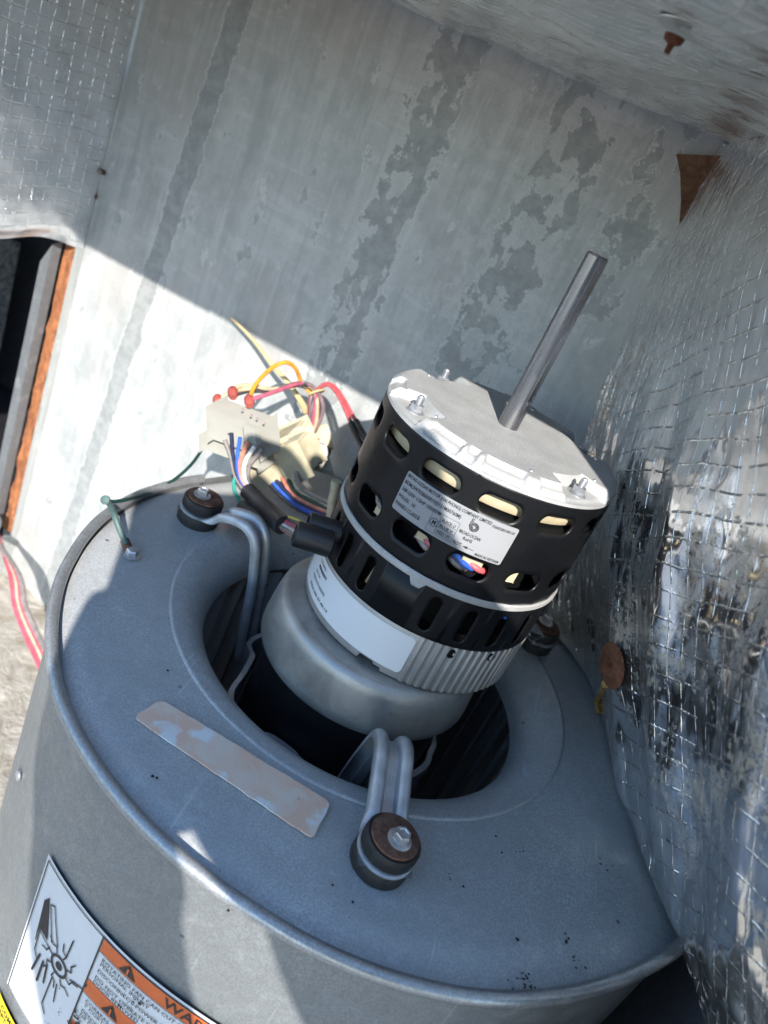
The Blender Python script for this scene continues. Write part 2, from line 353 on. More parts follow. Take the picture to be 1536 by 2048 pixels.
# ceiling liner (foil faced) hung under the roof sheet; its front edge throws the long shadow
E0 = Vector((-.62, -.125, 0)); E1 = Vector((.50, -.343, 0))
def ceil(u, v):
    back = wall(-.62 + 1.0 * u, 0, -.012); fr = E0.lerp(E1, u)
    q = back.lerp(fr, v); z = ZC + .0035 * fbm((q.x, q.y, 0), 14, 3) * sstep(0, .08, v) * (1 - sstep(.93, 1, v)) - .004 * math.sin(math.pi * min(1, v * 1.02))
    return Vector((q.x, q.y, z))
cl_ = grid('ceiling', 150, 90, ceil, M['foil_c'], uvs=(1.0, .5)); struct(cl_)
rt = [wall(-.64, 0, -.03), wall(.40, 0, -.03), E1, E0]
V = [Vector((q.x, q.y, z)) for z in (ZC + .006, ZC + .03) for q in rt]
V[2].z = V[3].z = ZC + .0005
roof = mesh('roof_panel', V, [(0, 1, 2, 3), (7, 6, 5, 4), (0, 4, 5, 1), (1, 5, 6, 2), (2, 6, 7, 3), (3, 7, 4, 0)], M['galv'], smooth=False); struct(roof)
# left wall: outer sheet plus foil faced board with a cut-out near the back corner
LD = -WN   # runs from the corner toward the opening
LC = wall(AL, 0)
def lw(d, z, t=0): return LC + LD * d + WZ * z - WA * t
def lfoil(u, v):
    d = .003 + .52 * u; z = .046 + (ZC + .003 - .046) * v
    bulge = .004 * fbm((d, z, 3), 12) * sstep(0, .12, u) + .01 * math.exp(-((z - .05) / .03) ** 2) * 0
    lip = .012 * (1 - sstep(0, .05, v))
    return lw(d, z + .004 * math.sin(d * 40) * (1 - v) * sstep(0, .06, u), bulge + lip * sstep(.02, .1, u))
lf = grid('left_wall', 130, 90, lfoil, M['foil_l'], uvs=(.52, .33)); struct(lf)
# narrow strip between corner and cut-out, and the sill below it
HJ = .0125
st_ = mesh('left_wall_strip', [lw(0, ZF), lw(HJ, ZF), lw(HJ, .0475, .0005), lw(0, .0475, .0005)], [(0, 1, 2, 3)], M['wall'], smooth=False, uv=[(-.4, -.1), (-.38, -.1), (-.38, .05), (-.4, .05)]); struct(st_)
jamb = [lw(HJ, z, t) for z in (-.345, .047) for t in (.001, .026)]
def fib(u, v):
    z = -.345 + (.0465 + .345) * v; return lw(HJ + .0025 * fbm((u * 2, z * 40, 0), 1) - .001, z, .001 + .017 * u)
fj = grid('insulation_edge', 10, 90, fib, M['fibre'])
tag(fj, 'orange fibreglass edge of the cut-out in the left wall', 'insulation')
mf = mesh('jamb_flange', [lw(HJ + .002, z - dz, t) for t, dz in ((.019, .0), (.033, .026)) for z in (-.36, .045)] + [lw(HJ + .014, z - dz, t) for t, dz in ((.0195, .0), (.033, .026)) for z in (-.36, .04)],
          [(0, 1, 3, 2), (4, 5, 7, 6), (0, 4, 6, 2), (1, 5, 7, 3), (2, 3, 7, 6), (0, 1, 5, 4)], M['flange'], smooth=False)
tag(mf, 'grey sheet metal flange beside the orange fibreglass edge', 'flange')
V, F = lathe_ax([(.0022, 0), (.0022, .0012), (.0012, .0018)], lw(HJ - .0005, .0, .028), LD, 12); mesh('flange_rivet', V, F, M['zinc'], mf)
lo = mesh('left_wall_base', [lw(HJ - .001, ZF), lw(.55, ZF), lw(.55, -.345), lw(HJ - .001, -.345)], [(0, 1, 2, 3)], M['wall'], smooth=False, uv=[(-.38, -.1), (.2, -.1), (.2, -.06), (-.38, -.06)]); struct(lo)
# dim chamber behind the cut-out
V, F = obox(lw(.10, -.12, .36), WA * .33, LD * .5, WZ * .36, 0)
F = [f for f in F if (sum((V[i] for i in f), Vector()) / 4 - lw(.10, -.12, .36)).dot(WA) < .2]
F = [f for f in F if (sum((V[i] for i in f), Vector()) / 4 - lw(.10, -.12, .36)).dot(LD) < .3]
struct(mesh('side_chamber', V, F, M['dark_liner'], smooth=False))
ch = mesh('chamber_grit_board', [lw(-.34, -.46, .55), lw(.30, -.46, .55), lw(.30, .02, .55), lw(-.34, -.16, .55)], [(0, 1, 2, 3)], M['grit'], smooth=False); struct(ch)
# right sheet wall (mostly behind the loose blanket)
struct(mesh('right_wall', [wall(AR, ZF), wall(AR, ZC), wall(AR, ZC, .36), wall(AR, ZF, .36)], [(0, 1, 2, 3)], M['navy_shade'], smooth=False))  # sheet metal coloured dark navy to stand for the shade beside the blower

# ================================================================== LOOSE FOIL BLANKET (right)
BOT = [Vector(q) for q in ((.113, .168, .004), (.1186, .1386, .003), (.145, .110, .003), (.166, .068, .003), (.182, -.012, .003), (.2, -.077, .003), (.2185, -.121, .002), (.233, -.158, -.004), (.252, -.205, -.018), (.262, -.235, -.03))]
TOP = [Vector(q) for q in ((.053, .1735, .372), (.0545, .155, .372), (.057, .12, .372), (.0605, .08, .372), (.066, .03, .371), (.076, -.04, .371), (.09, -.11, .37), (.11, -.19, .37), (.14, -.27, .37), (.16, -.32, .37))]
BP = smooth_path(BOT, 12); TP = smooth_path(TOP, 12)
def pl(P, u):
    x = u * (len(P) - 1); i = min(int(x), len(P) - 2); return P[i].lerp(P[i + 1], x - i)
def blanket(u, v):
    bq, tq = pl(BP, u), pl(TP, u)
    e = 2.2 - .9 * sstep(.1, .8, u)
    wv = 1 - (1 - v) ** e
    q = Vector((bq.x + (tq.x - bq.x) * wv, bq.y + (tq.y - bq.y) * wv, bq.z + (tq.z - bq.z) * v))
    nrm = Vector((-.8, -.45, .25)).normalized()
    amp = sstep(0, .06, u) * sstep(0, .03, v)
    low = 1 - sstep(.45, .75, v)
    d = .018 * low * math.sin(min(1, v / .7) * math.pi) * sstep(.15, .5, u)               # belly
    s_ = u * 9 + v * 1.6 + .35 * fbm((u * 3, v * 3, 1), 1.5)
    d += .0105 * low * sstep(.28, .5, u) * (abs(math.sin(s_ * 1.9)) ** 2 - .4)               # long folds
    d += .0035 * low * fbm((u * 14, v * 3.5, 5), 1.4, 4)
    d += .0011 * fbm((u * 22, v * 9, 9), 1.6, 3) * (.35 + .65 * low)
    return q + nrm * d * amp
bl_root = empty('foil_blanket', (.18, -.02, 0), 'loose silvery foil-faced insulation blanket sagging beside the black motor', 'insulation')
bl = grid('foil_facing', 230, 230, blanket, M['foil_r'], bl_root, uvs=(.47, .42), rot=(rad(36), rad(14)))
sm = bl.modifiers.new('thick', 'SOLIDIFY'); sm.thickness = .0015; sm.offset = -1
def backing(u, v):
    q = blanket(u, v); return q + Vector((.022, .012, -.004))
bk = grid('fibre_backing', 60, 40, lambda u, v: backing(u, v * .985 + .005) + Vector((.0, 0, 0)) * 0, M['fibre2'], bl_root)
# torn brown fibre corner that sticks out at the top
T = [atw(1352, 308, .006), atw(1452, 312, .022), atw(1440, 345, .024), atw(1400, 410, .016), atw(1357, 468, .007), atw(1362, 400, .007), atw(1360, 345, .006)]
cn = sum(T, Vector()) / len(T)
V = [cn + WN * .004 + WZ * .01] + T + [t + WN * .004 + WA * .002 for t in T]; k = len(T)
F = [(0, 1 + i, 1 + (i + 1) % k) for i in range(k)] + [(1 + i, 1 + (i + 1) % k, 1 + k + (i + 1) % k, 1 + k + i) for i in range(k)]
to = mesh('torn_corner', V, F, M['fibre2'], bl_root, smooth=False); tag(to, 'torn brown fibreglass corner')

# ================================================================== BLOWER HOUSING
SP = [(-180, .2055), (-159, .206), (-146, .209), (-136, .212), (-127.5, .2155), (-119.6, .2175), (-111, .219), (-103.4, .2205), (-95.5, .2222), (-88.8, .224), (-79.5, .228), (-70.9, .2312), (-65, .2335), (-59, .2355), (-52, .2373), (-44, .2395), (-35, .2437), (-29, .2475), (-17, .253), (0, .262)]
def rout(th):
    th = (th + 180) % 360 - 180
    c = []
    ph = rad(th - 73)          # angle from the wall normal
    y, x = math.cos(ph), -math.sin(ph)   # unit dir in (wall a, wall normal): a = -sin(ph)
    if th <= -17: r = lerp_tab(SP, th)
    elif th > 160: r = .2055 + (th - 180) * .00004
    else: r = 9
    if y > 0: c.append(.178 / max(y, 1e-6))
    if th > -17:
        if x > 1e-6: c.append(.253 / x)
        if x < -1e-6 and y > 0.02: c.append((.2065 - .0) / (-x + .115 * y))
    return min([r] + c)
N = 360
THS = [-180 + 360 * i / N for i in range(N)]
OUT = [rout(t) for t in THS]
for _ in range(2): OUT = [(OUT[i - 1] + 2 * OUT[i] + OUT[(i + 1) % N]) / 4 for i in range(N)]
def sp(th, z=0, dr=0):
    x = ((th + 180) % 360) * N / 360; i = int(x) % N; r = OUT[i] + (OUT[(i + 1) % N] - OUT[i]) * (x - int(x)) + dr
    return Vector((r * math.cos(rad(th)), r * math.sin(rad(th)), z))
BH = empty('blower_housing', (0, 0, -.33), 'round grey galvanised blower housing with open bell-mouth inlet', 'blower')
rings = []
for k in range(9):
    f = k / 8
    rings.append([Vector(((OUT[i] - .004) * f + .1435 * (1 - f), 0, 0)) for i in range(N)])
R2 = []
for k, rg in enumerate(rings):
    row = []
    for i in range(N):
        r = rg[i].x; t = rad(THS[i]); z = .0008 * fbm((r * math.cos(t), r * math.sin(t), 0), 7) - (.0035 * sstep(.9, 1, k / 8))
        row.append(Vector((r * math.cos(t), r * math.sin(t), z)))
    R2.append(row)
V, F = loft(R2, True, False); mesh('side_plate', V, F, M['galv'], BH)
bell = [(.1437, .0), (.1428, .0006), (.1418, .0008), (.1405, .0005), (.137, .0), (.132, -.0015), (.127, -.0045), (.122, -.0095), (.1185, -.015), (.1162, -.021), (.1155, -.028), (.1165, -.0285), (.119, -.02)]
V, F = lathe(bell, 180); mesh('inlet_ring', V, F, M['galv'], BH)
# rolled outer edge
path = [sp(t, .0005 + .0004 * fbm((t * .1, 0, 0), 1)) for t in range(-205, 2)]
V, F = sweep(path, circ(.0036, 12)); mesh('rolled_rim', V, F, M['bead'], BH)
path = [sp(t, .0) for t in range(-205, 20, 1)]
rings = [[sp(t, z, -.0005 if z > -.004 else (-.0012 + .0008 * fbm((t * .03, z * 4, 0), 1))) for t in range(-205, 20)] for z in (0, -.004, -.0075, -.03, -.08, -.14, -.2, -.26, -.33)]
V, F = loft(rings, False, False); wr = mesh('scroll_wrap', V, F, M['galv_wrap'], BH); md = wr.modifiers.new('t', 'SOLIDIFY'); md.thickness = .001; md.offset = -1
# outlet duct sides up to the back wall
for pa, pb in ((sp(155, 0), sp(123, 0)), (sp(20, 0), sp(30, 0))):
    d_ = [pa, pb, Vector((pb.x, pb.y, -.33)), Vector((pa.x, pa.y, -.33))]
    mesh('outlet_side', d_, [(0, 1, 2, 3)], M['galv_wrap'], BH, smooth=False)
# pop rivet on the wrap
V, F = lathe_ax([(.0034, 0), (.0034, .0008), (.002, .0016)], sp(-134, -.094), sp(-134, 0), 16); mesh('rivet', V, F, M['zinc'], BH)
# the worn blank sticker lying on the side plate
ca, cb, cc_, cd_ = Vector((-.0918, -.1645, .0015)), Vector((-.0868, -.1448, .0015)), Vector((.0168, -.1505, .0015)), Vector((.0165, -.1765, .0015))
def rquad(P, r=.14, n=5):
    out = []
    for i in range(4):
        a, b_, c_ = P[i - 1], P[i], P[(i + 1) % 4]
        L1, L2 = (a - b_).length, (c_ - b_).length; k = .0045
        p0 = b_ + (a - b_) * k / L1; p1 = b_ + (c_ - b_) * k / L2
        for s in range(n + 1):
            t = s / n; out.append(p0 * (1 - t) ** 2 + b_ * 2 * t * (1 - t) + p1 * t * t)
    return out
O = rquad([ca, cb, cc_, cd_]); dense = []
for i, q in enumerate(O):
    nx = O[(i + 1) % len(O)]; k = max(1, int((nx - q).length / .004))
    for s in range(k): dense.append(q.lerp(nx, s / k))
dense = [q + (Vector((fbm(q, 160), fbm(q + Vector((1, 0, 0)), 160), 0)) * .0006) for q in dense]
V, F = loft([dense, [q + WZ * .0006 for q in dense]]); wl = mesh('worn_label', V, F, M['worn'], BH, smooth=False); tag(wl, 'blank peeling beige sticker on the side plate')

# ---- text helper: lines -> flat triangles, mapped by a function
def text2d(s, width=None, height=.002, bold=0.0, xy=(0, 0), align='L'):
    cu = bpy.data.curves.new('t', 'FONT'); cu.body = s; cu.resolution_u = 2; cu.offset = bold; cu.size = 1
    o = bpy.data.objects.new('t', cu); COL.objects.link(o)
    me = bpy.data.meshes.new_from_object(o.evaluated_get(bpy.context.evaluated_depsgraph_get()))
    V = [v.co.copy() for v in me.vertices]; F = [tuple(p.vertices) for p in me.polygons]
    bpy.data.objects.remove(o); bpy.data.curves.remove(cu); bpy.data.meshes.remove(me)
    if not V: return [], []
    x0 = min(v.x for v in V); x1 = max(v.x for v in V); sy = height / .72; sx_ = (width / (x1 - x0)) if width else sy
    off = 0 if align == 'L' else -(x1 - x0) * sx_ / (2 if align == 'C' else 1)
    return [Vector((xy[0] + off + (v.x - x0) * sx_, xy[1] + v.y * sy, 0)) for v in V], F
def poly2d(P, wd, closed=False):
    """thin strips along a polyline"""
    parts = []; P = [Vector((x, y, 0)) for x, y in P]
    for i in range(len(P) - (0 if closed else 1)):
        a, b_ = P[i], P[(i + 1) % len(P)]; d = (b_ - a); L = d.length
        if L < 1e-9: continue
        d /= L; nn = Vector((-d.y, d.x, 0)) * wd / 2; a = a - d * wd / 2; b_ = b_ + d * wd / 2
        k = max(1, int(L / .006)); v = []; f = []
        for j in range(k + 1):
            q = a.lerp(b_, j / k); v += [q - nn, q + nn]
            if j: f.append((2 * j - 2, 2 * j - 1, 2 * j + 1, 2 * j))
        parts.append((v, f))
    return join(parts)
def rect2d(x0, y0, x1, y1, step=.004):
    nx = max(1, int(abs(x1 - x0) / step)); V = []; F = []
    for j in range(2):
        for i in range(nx + 1): V.append(Vector((x0 + (x1 - x0) * i / nx, y0 if j == 0 else y1, 0)))
    return V, [(i, i + 1, nx + 2 + i, nx + 1 + i) for i in range(nx)]
def fan2d(P): return [Vector((x, y, 0)) for x, y in P], [tuple(range(len(P)))]
def circ2d(cx, cy, r, n=20): return [(cx + r * math.cos(2 * math.pi * i / n), cy + r * math.sin(2 * math.pi * i / n)) for i in range(n)]
def put(name, vf, fn, mat, parent, lab=None):
    V, F = vf; o = mesh(name, [fn(v.x, v.y) for v in V], F, mat, parent, smooth=False)
    if lab: tag(o, lab)
    return o

# warning sticker on the wrap. local x along the curve (m, 0 at left edge), y = z
TH0 = -117.2; RW = .2205
def wmap(off):
    def fn(x, y):
        p = sp(TH0 + math.degrees(x / RW), y); q = Vector((p.x, p.y, 0)).normalized(); return p + q * off
    return fn
XE = .155; ZT, ZB = -.0795, -.2005; XD = .0525
wl_ = put('warning_label', rect2d(0, ZB, XE, ZT, .003), wmap(.0006), M['wlabel'], BH, 'white and orange warning sticker with rotating fan pictogram')
ink = [poly2d([(.0022, ZB + .0022), (XE - .002, ZB + .0022), (XE - .002, ZT - .0022), (.0022, ZT - .0022)], .0008, True), poly2d([(XD, ZB + .002), (XD, ZT - .002)], .001)]
org = []
bars = [(-.0818, -.0925), (-.1175, -.1292), (-.156, -.168)]
for z1, z0 in bars:
    org.append(rect2d(XD + .0006, z0, XE - .0026, z1, .003))
    ink += [poly2d([(XD, z0), (XE - .002, z0)], .0005)]
put('warning_bars', join(org), wmap(.0009), M['orange'], wl_)
for (z1, z0), wd in zip(bars, ('WARNING', 'ADVERTENCIA', 'AVERTISSEMENT')):
    hh = z1 - z0; x = XD + .019
    ink.append(fan2d([(x - .0055, z0 + hh * .14), (x + .0055, z0 + hh * .14), (x, z1 - hh * .1)]))
    ink.append(text2d(wd, None, hh * .66, .012, (x + .022, z0 + hh * .17)))
for (z1, z0) in bars:
    hh = z1 - z0; x = XD + .019; put('warning_mark', poly2d([(x, z0 + hh * .62), (x, z0 + hh * .28)], .0011), wmap(.0015), M['orange'], wl_)
def para(rows, z, h=.0030):
    for s, dz in rows:
        z -= dz; ink.append(text2d(s, None, h, .006, (XD + .004, z)))
para([('ROTATING FAN CAN CUT AND CAUSE', .0040), ('PERSONAL INJURY', .0038), ('DISCONNECT POWER BEFORE SERVICING', .0055), ('DO NOT OPERATE WITH', .0056), ('DOOR REMOVED.', .0038)], -.0935, .0028)
para([('CORREAS Y POLEAS PUEDEN HERIR', .0042), ('Y CORTAR.', .0038), ('DESCONECTE LA ENERGIA ANTES', .0056), ('DE DAR SERVICIO', .0038)], -.1302, .0028)
para([('NE PAS FAIRE FONCTIONNER', .0045), ('SANS LA PORTE', .0038)], -.169, .0028)
# pictogram: hand reaching into a toothed fan
pc = (.0335, -.133)
def rr(a, r): return (pc[0] + r * math.cos(rad(a)), pc[1] + r * math.sin(rad(a)) * 1.15)
ink += [poly2d(circ2d(*pc, .0062, 24), .0016, True), fan2d(circ2d(*pc, .0027, 16))]
for a in range(0, 360, 45):
    ink.append(poly2d([rr(a - 12, .0072), rr(a - 14, .0105), rr(a + 3, .0115), rr(a + 6, .0155)], .0009))
ink += [poly2d([(.0285, -.122), (.0175, -.101), (.0145, -.1035), (.0235, -.1245)], .0008), poly2d([rr(75, .01), rr(82, .024)], .001), poly2d([rr(5, .01), rr(12, .019), rr(24, .022)], .001),
        poly2d([(.032, -.146), (.0315, -.172), (.0355, -.1765)], .0009), poly2d([(.0365, -.146), (.0385, -.160)], .0009),
        poly2d([(.0265, -.131), (.0125, -.1285), (.0135, -.145), (.0175, -.149)], .0009, False),
        poly2d([(.0185, -.1435), (.0165, -.160)], .0016), poly2d([(.0225, -.1445), (.0225, -.162)], .0016), poly2d([(.026, -.1435), (.0275, -.157)], .0014),
        fan2d([(.0092, -.1065), (.0118, -.101), (.0205, -.1275), (.0125, -.1268), (.0108, -.134)]), poly2d([(.0092, -.1065), (.0118, -.138)], .0009)]
for _ in range(14):
    x, y = random.uniform(.036, .05), random.uniform(-.19, -.12); ink.append(fan2d(circ2d(x, y, random.uniform(.0002, .0006), 6)))
put('warning_lettering', join(ink), wmap(.0012), M['ink'], wl_)
sm_ = []
for cx, cy, k in ((.0565, -.156, 26), (.0805, -.108, 9)):
    for _ in range(k):
        sm_.append(fan2d(circ2d(random.gauss(cx, .0022), random.gauss(cy, .0055), random.uniform(.0003, .0012), 7)))
g_ = put('grime_spots', join(sm_), wmap(.0017), M['rubber'], wl_); g_['kind'] = 'stuff'
yl = put('yellow_label', rect2d(-.006, -.30, .15, -.2165, .003), wmap(.0006), M['yellow'], BH, 'yellow sticker below the warning sticker')
yt = [text2d('COMPARTMENT MUST BE', None, .004, .01, (.002, -.2235)), text2d('KEPT CLOSED EXCEPT', None, .004, .01, (-.002, -.2295))]
put('yellow_label_lettering', join(yt), wmap(.001), M['ink'], yl)

# small grime spots on the side plate
sm_ = []
for px, py, r, k in ((1148, 1925, .0028, 9), (1132, 1872, .0012, 2), (1045, 1962, .004, 30), (1130, 1880, .001, 2), (1035, 1880, .0009, 2), (1220, 1735, .003, 6), (330, 1345, .0008, 1), (355, 1470, .0006, 1), (450, 1830, .0007, 1), (310, 1560, .0006, 2), (900, 1760, .004, 5), (700, 1820, .006, 5), (1000, 1700, .006, 5)):
    q = atz(px, py, 0)
    for _ in range(k):
        sm_.append(fan2d([(x * random.uniform(.7, 1.3), y) for x, y in circ2d(q.x + random.gauss(0, r), q.y + random.gauss(0, r), random.uniform(.0003, .0011) if k > 2 else random.uniform(.0007, .0012), 7)]) if False else fan2d(circ2d(q.x + random.gauss(0, r), q.y + random.gauss(0, r), random.uniform(.0002, .0008) if k > 2 else random.uniform(.0006, .0010), 7)))
gp = put('plate_grime', join(sm_), lambda x, y: Vector((x, y, .0013)), M['rubber'], BH); gp['kind'] = 'stuff'

# ================================================================== FAN WHEEL
FWH = empty('fan_wheel', (0, 0, -.28), 'dark squirrel-cage fan wheel with curved blades inside the inlet', 'fan wheel')
V, F = lathe([(.124, -.036), (.127, -.034), (.150, -.034), (.153, -.038), (.150, -.041), (.126, -.040), (.124, -.036)], 120); mesh('front_ring', V, F, M['galv_wrap'], FWH)
V, F = lathe([(.002, -.285), (.150, -.285), (.152, -.288), (.002, -.289)], 96); mesh('back_plate', V, F, M['galv_wrap'], FWH)
NBL = 44; bm_ = None
def blade_mesh():
    rings = []
    for k in range(6):
        f = k / 5; r = .1245 + .026 * f; t = .26 * f ** 1.6 + .0
        c_, s_ = math.cos(t), math.sin(t); nn = Vector((-s_, c_, 0)) * .0004
        q = Vector((r * c_, r * s_, 0)); rings.append([q - nn + WZ * -.285, q + nn + WZ * -.285, q + nn + WZ * -.039, q - nn + WZ * -.039])
    V, F = loft(rings); me = bpy.data.meshes.new('blade'); me.from_pydata([tuple(v) for v in V], [], F); me.materials.append(M['galv']); return me
bme = blade_mesh()
for i in range(NBL):
    o = bpy.data.objects.new('blade', bme); COL.objects.link(o); o.parent = FWH; o.location = (0, 0, .28); o.rotation_euler.z = 2 * math.pi * i / NBL

# ================================================================== OLD MOTOR IN THE INLET
OM = empty('old_motor', (-.0025, -.0115, -.24), 'old motor mounted in the blower inlet, black body with grey end cap', 'motor')
oc = (-.0025, -.0115)
V, F = lathe([(.0, -.22), (.06, -.22), (.0665, -.21), (.0668, -.004), (.05, -.002)], 96, oc); mesh('body', V, F, M['oldblack'], OM)
V, F = lathe([(.060, -.0065), (.0742, -.0065), (.0752, -.0045), (.0752, .0), (.0742, .012), (.0732, .02), (.0722, .0245), (.0700, .0278), (.0668, .0292), (.05, .0298), (.0, .0298)], 128, oc); mesh('end_cap', V, F, M['oldcast'], OM)
# bolt hole in the end cap shoulder
V, F = lathe_ax([(.0042, 0), (.0042, .0006), (.0036, .0009), (.003, .0006), (.0026, .0004)], (oc[0] - .0625, oc[1] - .0225, .0268), (-.35, -.12, .9), 20); mesh('bolt_hole', V, F, M['oldblack'], OM)
# belly band: dented strap with three mounting legs
def band(t, z, r=.0795):
    return Vector((oc[0] + r * math.cos(t), oc[1] + r * math.sin(t), z))
rings = []
for i in range(121):
    t = 2 * math.pi * i / 120; a = math.degrees(t)
    k = sum(math.exp(-(((a - b_ + 180) % 360 - 180) / 11) ** 2) for b_ in (287, 167, 47, 230, 215))
    r = .0690 + .011 * min(1, k) + .0022 * fbm((math.cos(t), math.sin(t), 0), 3); dz = .004 * fbm((math.cos(t), math.sin(t), 4), 2) - .004 * min(1, k)
    dz -= .02; pr = [(r, -.062 + dz), (r + .0035, -.06 + dz), (r + .0045, -.055 + dz), (r + .0018, -.046 + dz), (r + .0045, -.035 + dz), (r + .0038, -.029 + dz), (r, -.0285 + dz), (r - .0008, -.045 + dz)]
    rings.append([band(t, z, q) for q, z in pr])
V, F = loft(rings, True, False); mesh('belly_band', V, F, M['leg'], OM)
PR = []   # leg cross section: web with two rolled ridges
for i in range(41):
    x = -1 + 2 * i / 40; t_ = (abs(x) - .64) / .36; h = (.0046 * math.sqrt(max(0, 1 - t_ * t_)) if abs(t_) < 1 else 0) - .0004
    PR.append((x * .0112, h))
PR = PR + [(x, y - .0013) for x, y in reversed(PR)]
def mount(ang, rg, rot=0, lean=(0, 0)):
    d = Vector((math.cos(rad(ang)), math.sin(rad(ang)), 0)); side = Vector((-d.y, d.x, 0))
    P = [d * (rg + .012) + WZ * .0100, d * rg + WZ * .0100, d * (rg - .016) + WZ * .0125, d * (.138) + WZ * .0195, d * .126 + WZ * .0235, d * .117 + WZ * .0232, d * .109 + WZ * .0165, d * .103 + WZ * .0, d * .0975 + WZ * -.022, d * .092 + WZ * -.052, d * .087 + WZ * -.076]
    path = smooth_path(P, 5)
    sc = [1] * len(path)
    for i in range(len(path)): sc[i] = 1.0
    rings = []
    for i, q in enumerate(path):
        t = (path[min(i + 1, len(path) - 1)] - path[max(i - 1, 0)]).normalized(); nrm = side.cross(t)
        rad_d = (q - d * q.dot(d)).length
        fl = sstep(rg - .006, rg - .02, q.dot(d)); wdt = 1.0 + .25 * (1 - fl)
        rings.append([q + side * x * wdt + nrm * (y if y < 0 and False else (y * (fl if True else 1))) for x, y in PR])
    V, F = loft(rings); lg = mesh('mounting_leg', V, F, M['leg'], OM)
    c_ = d * rg; ax = Vector((d.x * lean[0] + side.x * lean[1], d.y * lean[0] + side.y * lean[1], 1)).normalized()
    for z0, z1, r in ((.0, .0090, .0152), (.0118, .0205, .0146)):
        V, F = lathe_ax([(r * .93, z0), (r, z0 + .0012), (r * 1.01, (z0 + z1) / 2), (r, z1 - .0012), (r * .94, z1)], c_, ax, 48); mesh('rubber_grommet', V, F, M['rubber'], lg)
    V, F = lathe_ax([(.0142, .0092), (.0151, .0097), (.0151, .0108), (.0142, .0114)], c_, ax, 48); mesh('leg_eye', V, F, M['leg'], lg)
    V, F = lathe_ax([(.0124, .0206), (.0126, .0211), (.0124, .0219), (.0118, .0221)], c_, ax, 48); wsh = mesh('washer', V, F, M['rust'], lg); tag(wsh, 'rusty washer')
    bc = c_ + d * .002 + side * .0015
    hx = lathe_ax([(.0050, .0222), (.0050, .0226), (.0043, .0229), (.0043, .0266), (.0038, .0275), (.0028, .0275), (.0024, .0268)], bc, ax, 6)
    fl_ = lathe_ax([(.0062, .0221), (.0063, .0227), (.0050, .0231)], bc, ax, 24)
    V, F = join([hx, fl_]); mesh('bolt', V, F, M['zinc'], lg)
    return lg
mount(-73.5, .1755, lean=(.02, .03)); mount(170, .1615); mount(42, .1475)

# ================================================================== NEW MOTOR
mc = Vector((.0095, .0019, 0)); MR = .0742
NM = empty('new_motor', (mc.x, mc.y, .0302), 'new black motor with silver end plate and long steel shaft standing upright', 'motor')
def cy(th, z, r=MR): return Vector((mc.x + r * math.cos(rad(th)), mc.y + r * math.sin(rad(th)), z))
def shell(name, z0, z1, wins, th_span, parent, r=MR):
    """wins: rows of (z centre, [(theta, half width m, half height m)]) cut as stadium holes out of a sheet"""
    allV = []; allF = []
    for (zl, zh, cells) in wins:
        for (ta, tb, hole) in cells:
            L = rad(tb - ta) * r
            if hole is None:
                k = max(1, int((tb - ta) / 2)); V = []; F = []
                for i in range(k + 1):
                    t = ta + (tb - ta) * i / k; V += [cy(t, zl, r), cy(t, zh, r)]
                    if i: F.append((2 * i - 2, 2 * i, 2 * i + 1, 2 * i - 1))
                allV.append((V, F)); continue
            ht, hz, hw, hh = hole; x0 = rad(ht - ta) * r; rr_ = min(hw, hh)
            n = 64; inner = []; outer = []
            for i in range(n):
                a = 2 * math.pi * i / n + .001; ca_, sa_ = math.cos(a), math.sin(a)
                if hw >= hh: ix = (hw - rr_) * (1 if ca_ > 0 else -1) * (1 if abs(ca_) > 1e-3 else 0) + rr_ * ca_; iy = rr_ * sa_
                else: iy = (hh - rr_) * (1 if sa_ > 0 else -1) * (1 if abs(sa_) > 1e-3 else 0) + rr_ * sa_; ix = rr_ * ca_
                # ray from hole centre to the cell rectangle
                dx, dy = ix, iy; k = 9e9
                if dx > 1e-9: k = min(k, (L - x0) / dx)
                if dx < -1e-9: k = min(k, -x0 / dx)
                if dy > 1e-9: k = min(k, (zh - hz) / dy)
                if dy < -1e-9: k = min(k, (zl - hz) / dy)
                inner.append((x0 + ix, hz + iy)); outer.append((x0 + dx * k, hz + dy * k))
            # snap nearest outer points to the corners
            for cx_, cz_ in ((0, zl), (0, zh), (L, zl), (L, zh)):
                j = min(range(n), key=lambda q: (outer[q][0] - cx_) ** 2 + (outer[q][1] - cz_) ** 2); outer[j] = (cx_, cz_)
            V = []; F = []; K = 4
            for k in range(K + 1):
                f = k / K
                for i in range(n):
                    x = inner[i][0] * (1 - f) + outer[i][0] * f; z = inner[i][1] * (1 - f) + outer[i][1] * f
                    V.append(cy(ta + math.degrees(x / r), z, r))
            for k in range(K):
                for i in range(n):
                    F.append((k * n + i, k * n + (i + 1) % n, (k + 1) * n + (i + 1) % n, (k + 1) * n + i))
            allV.append((V, F))
    V, F = join(allV)
    o = mesh(name, V, F, M['black'], parent, sharp=60)
    bm = bmesh.new(); bm.from_mesh(o.data); bmesh.ops.remove_doubles(bm, verts=bm.verts, dist=.00008); bmesh.ops.recalc_face_normals(bm, faces=bm.faces); bm.to_mesh(o.data); bm.free()
    for p in o.data.polygons: p.use_smooth = True
    md = o.modifiers.new('thick', 'SOLIDIFY'); md.thickness = .0014; md.offset = -1
    return o
dt = 360 / 13; cells_u = []; cells_l = []
for i in range(13):
    tcen = -78 + dt * i; cells_u.append((tcen - dt / 2, tcen + dt / 2, (tcen, .1565, .0122, .0057))); cells_l.append((tcen - dt / 2, tcen + dt / 2, (tcen, .1175, .0122, .0060)))
shell('upper_shell', 0, 0, [(.1375, .1695, cells_u), (.1005, .1375, cells_l)], 0, NM)
sl_ = []; nsl = 21
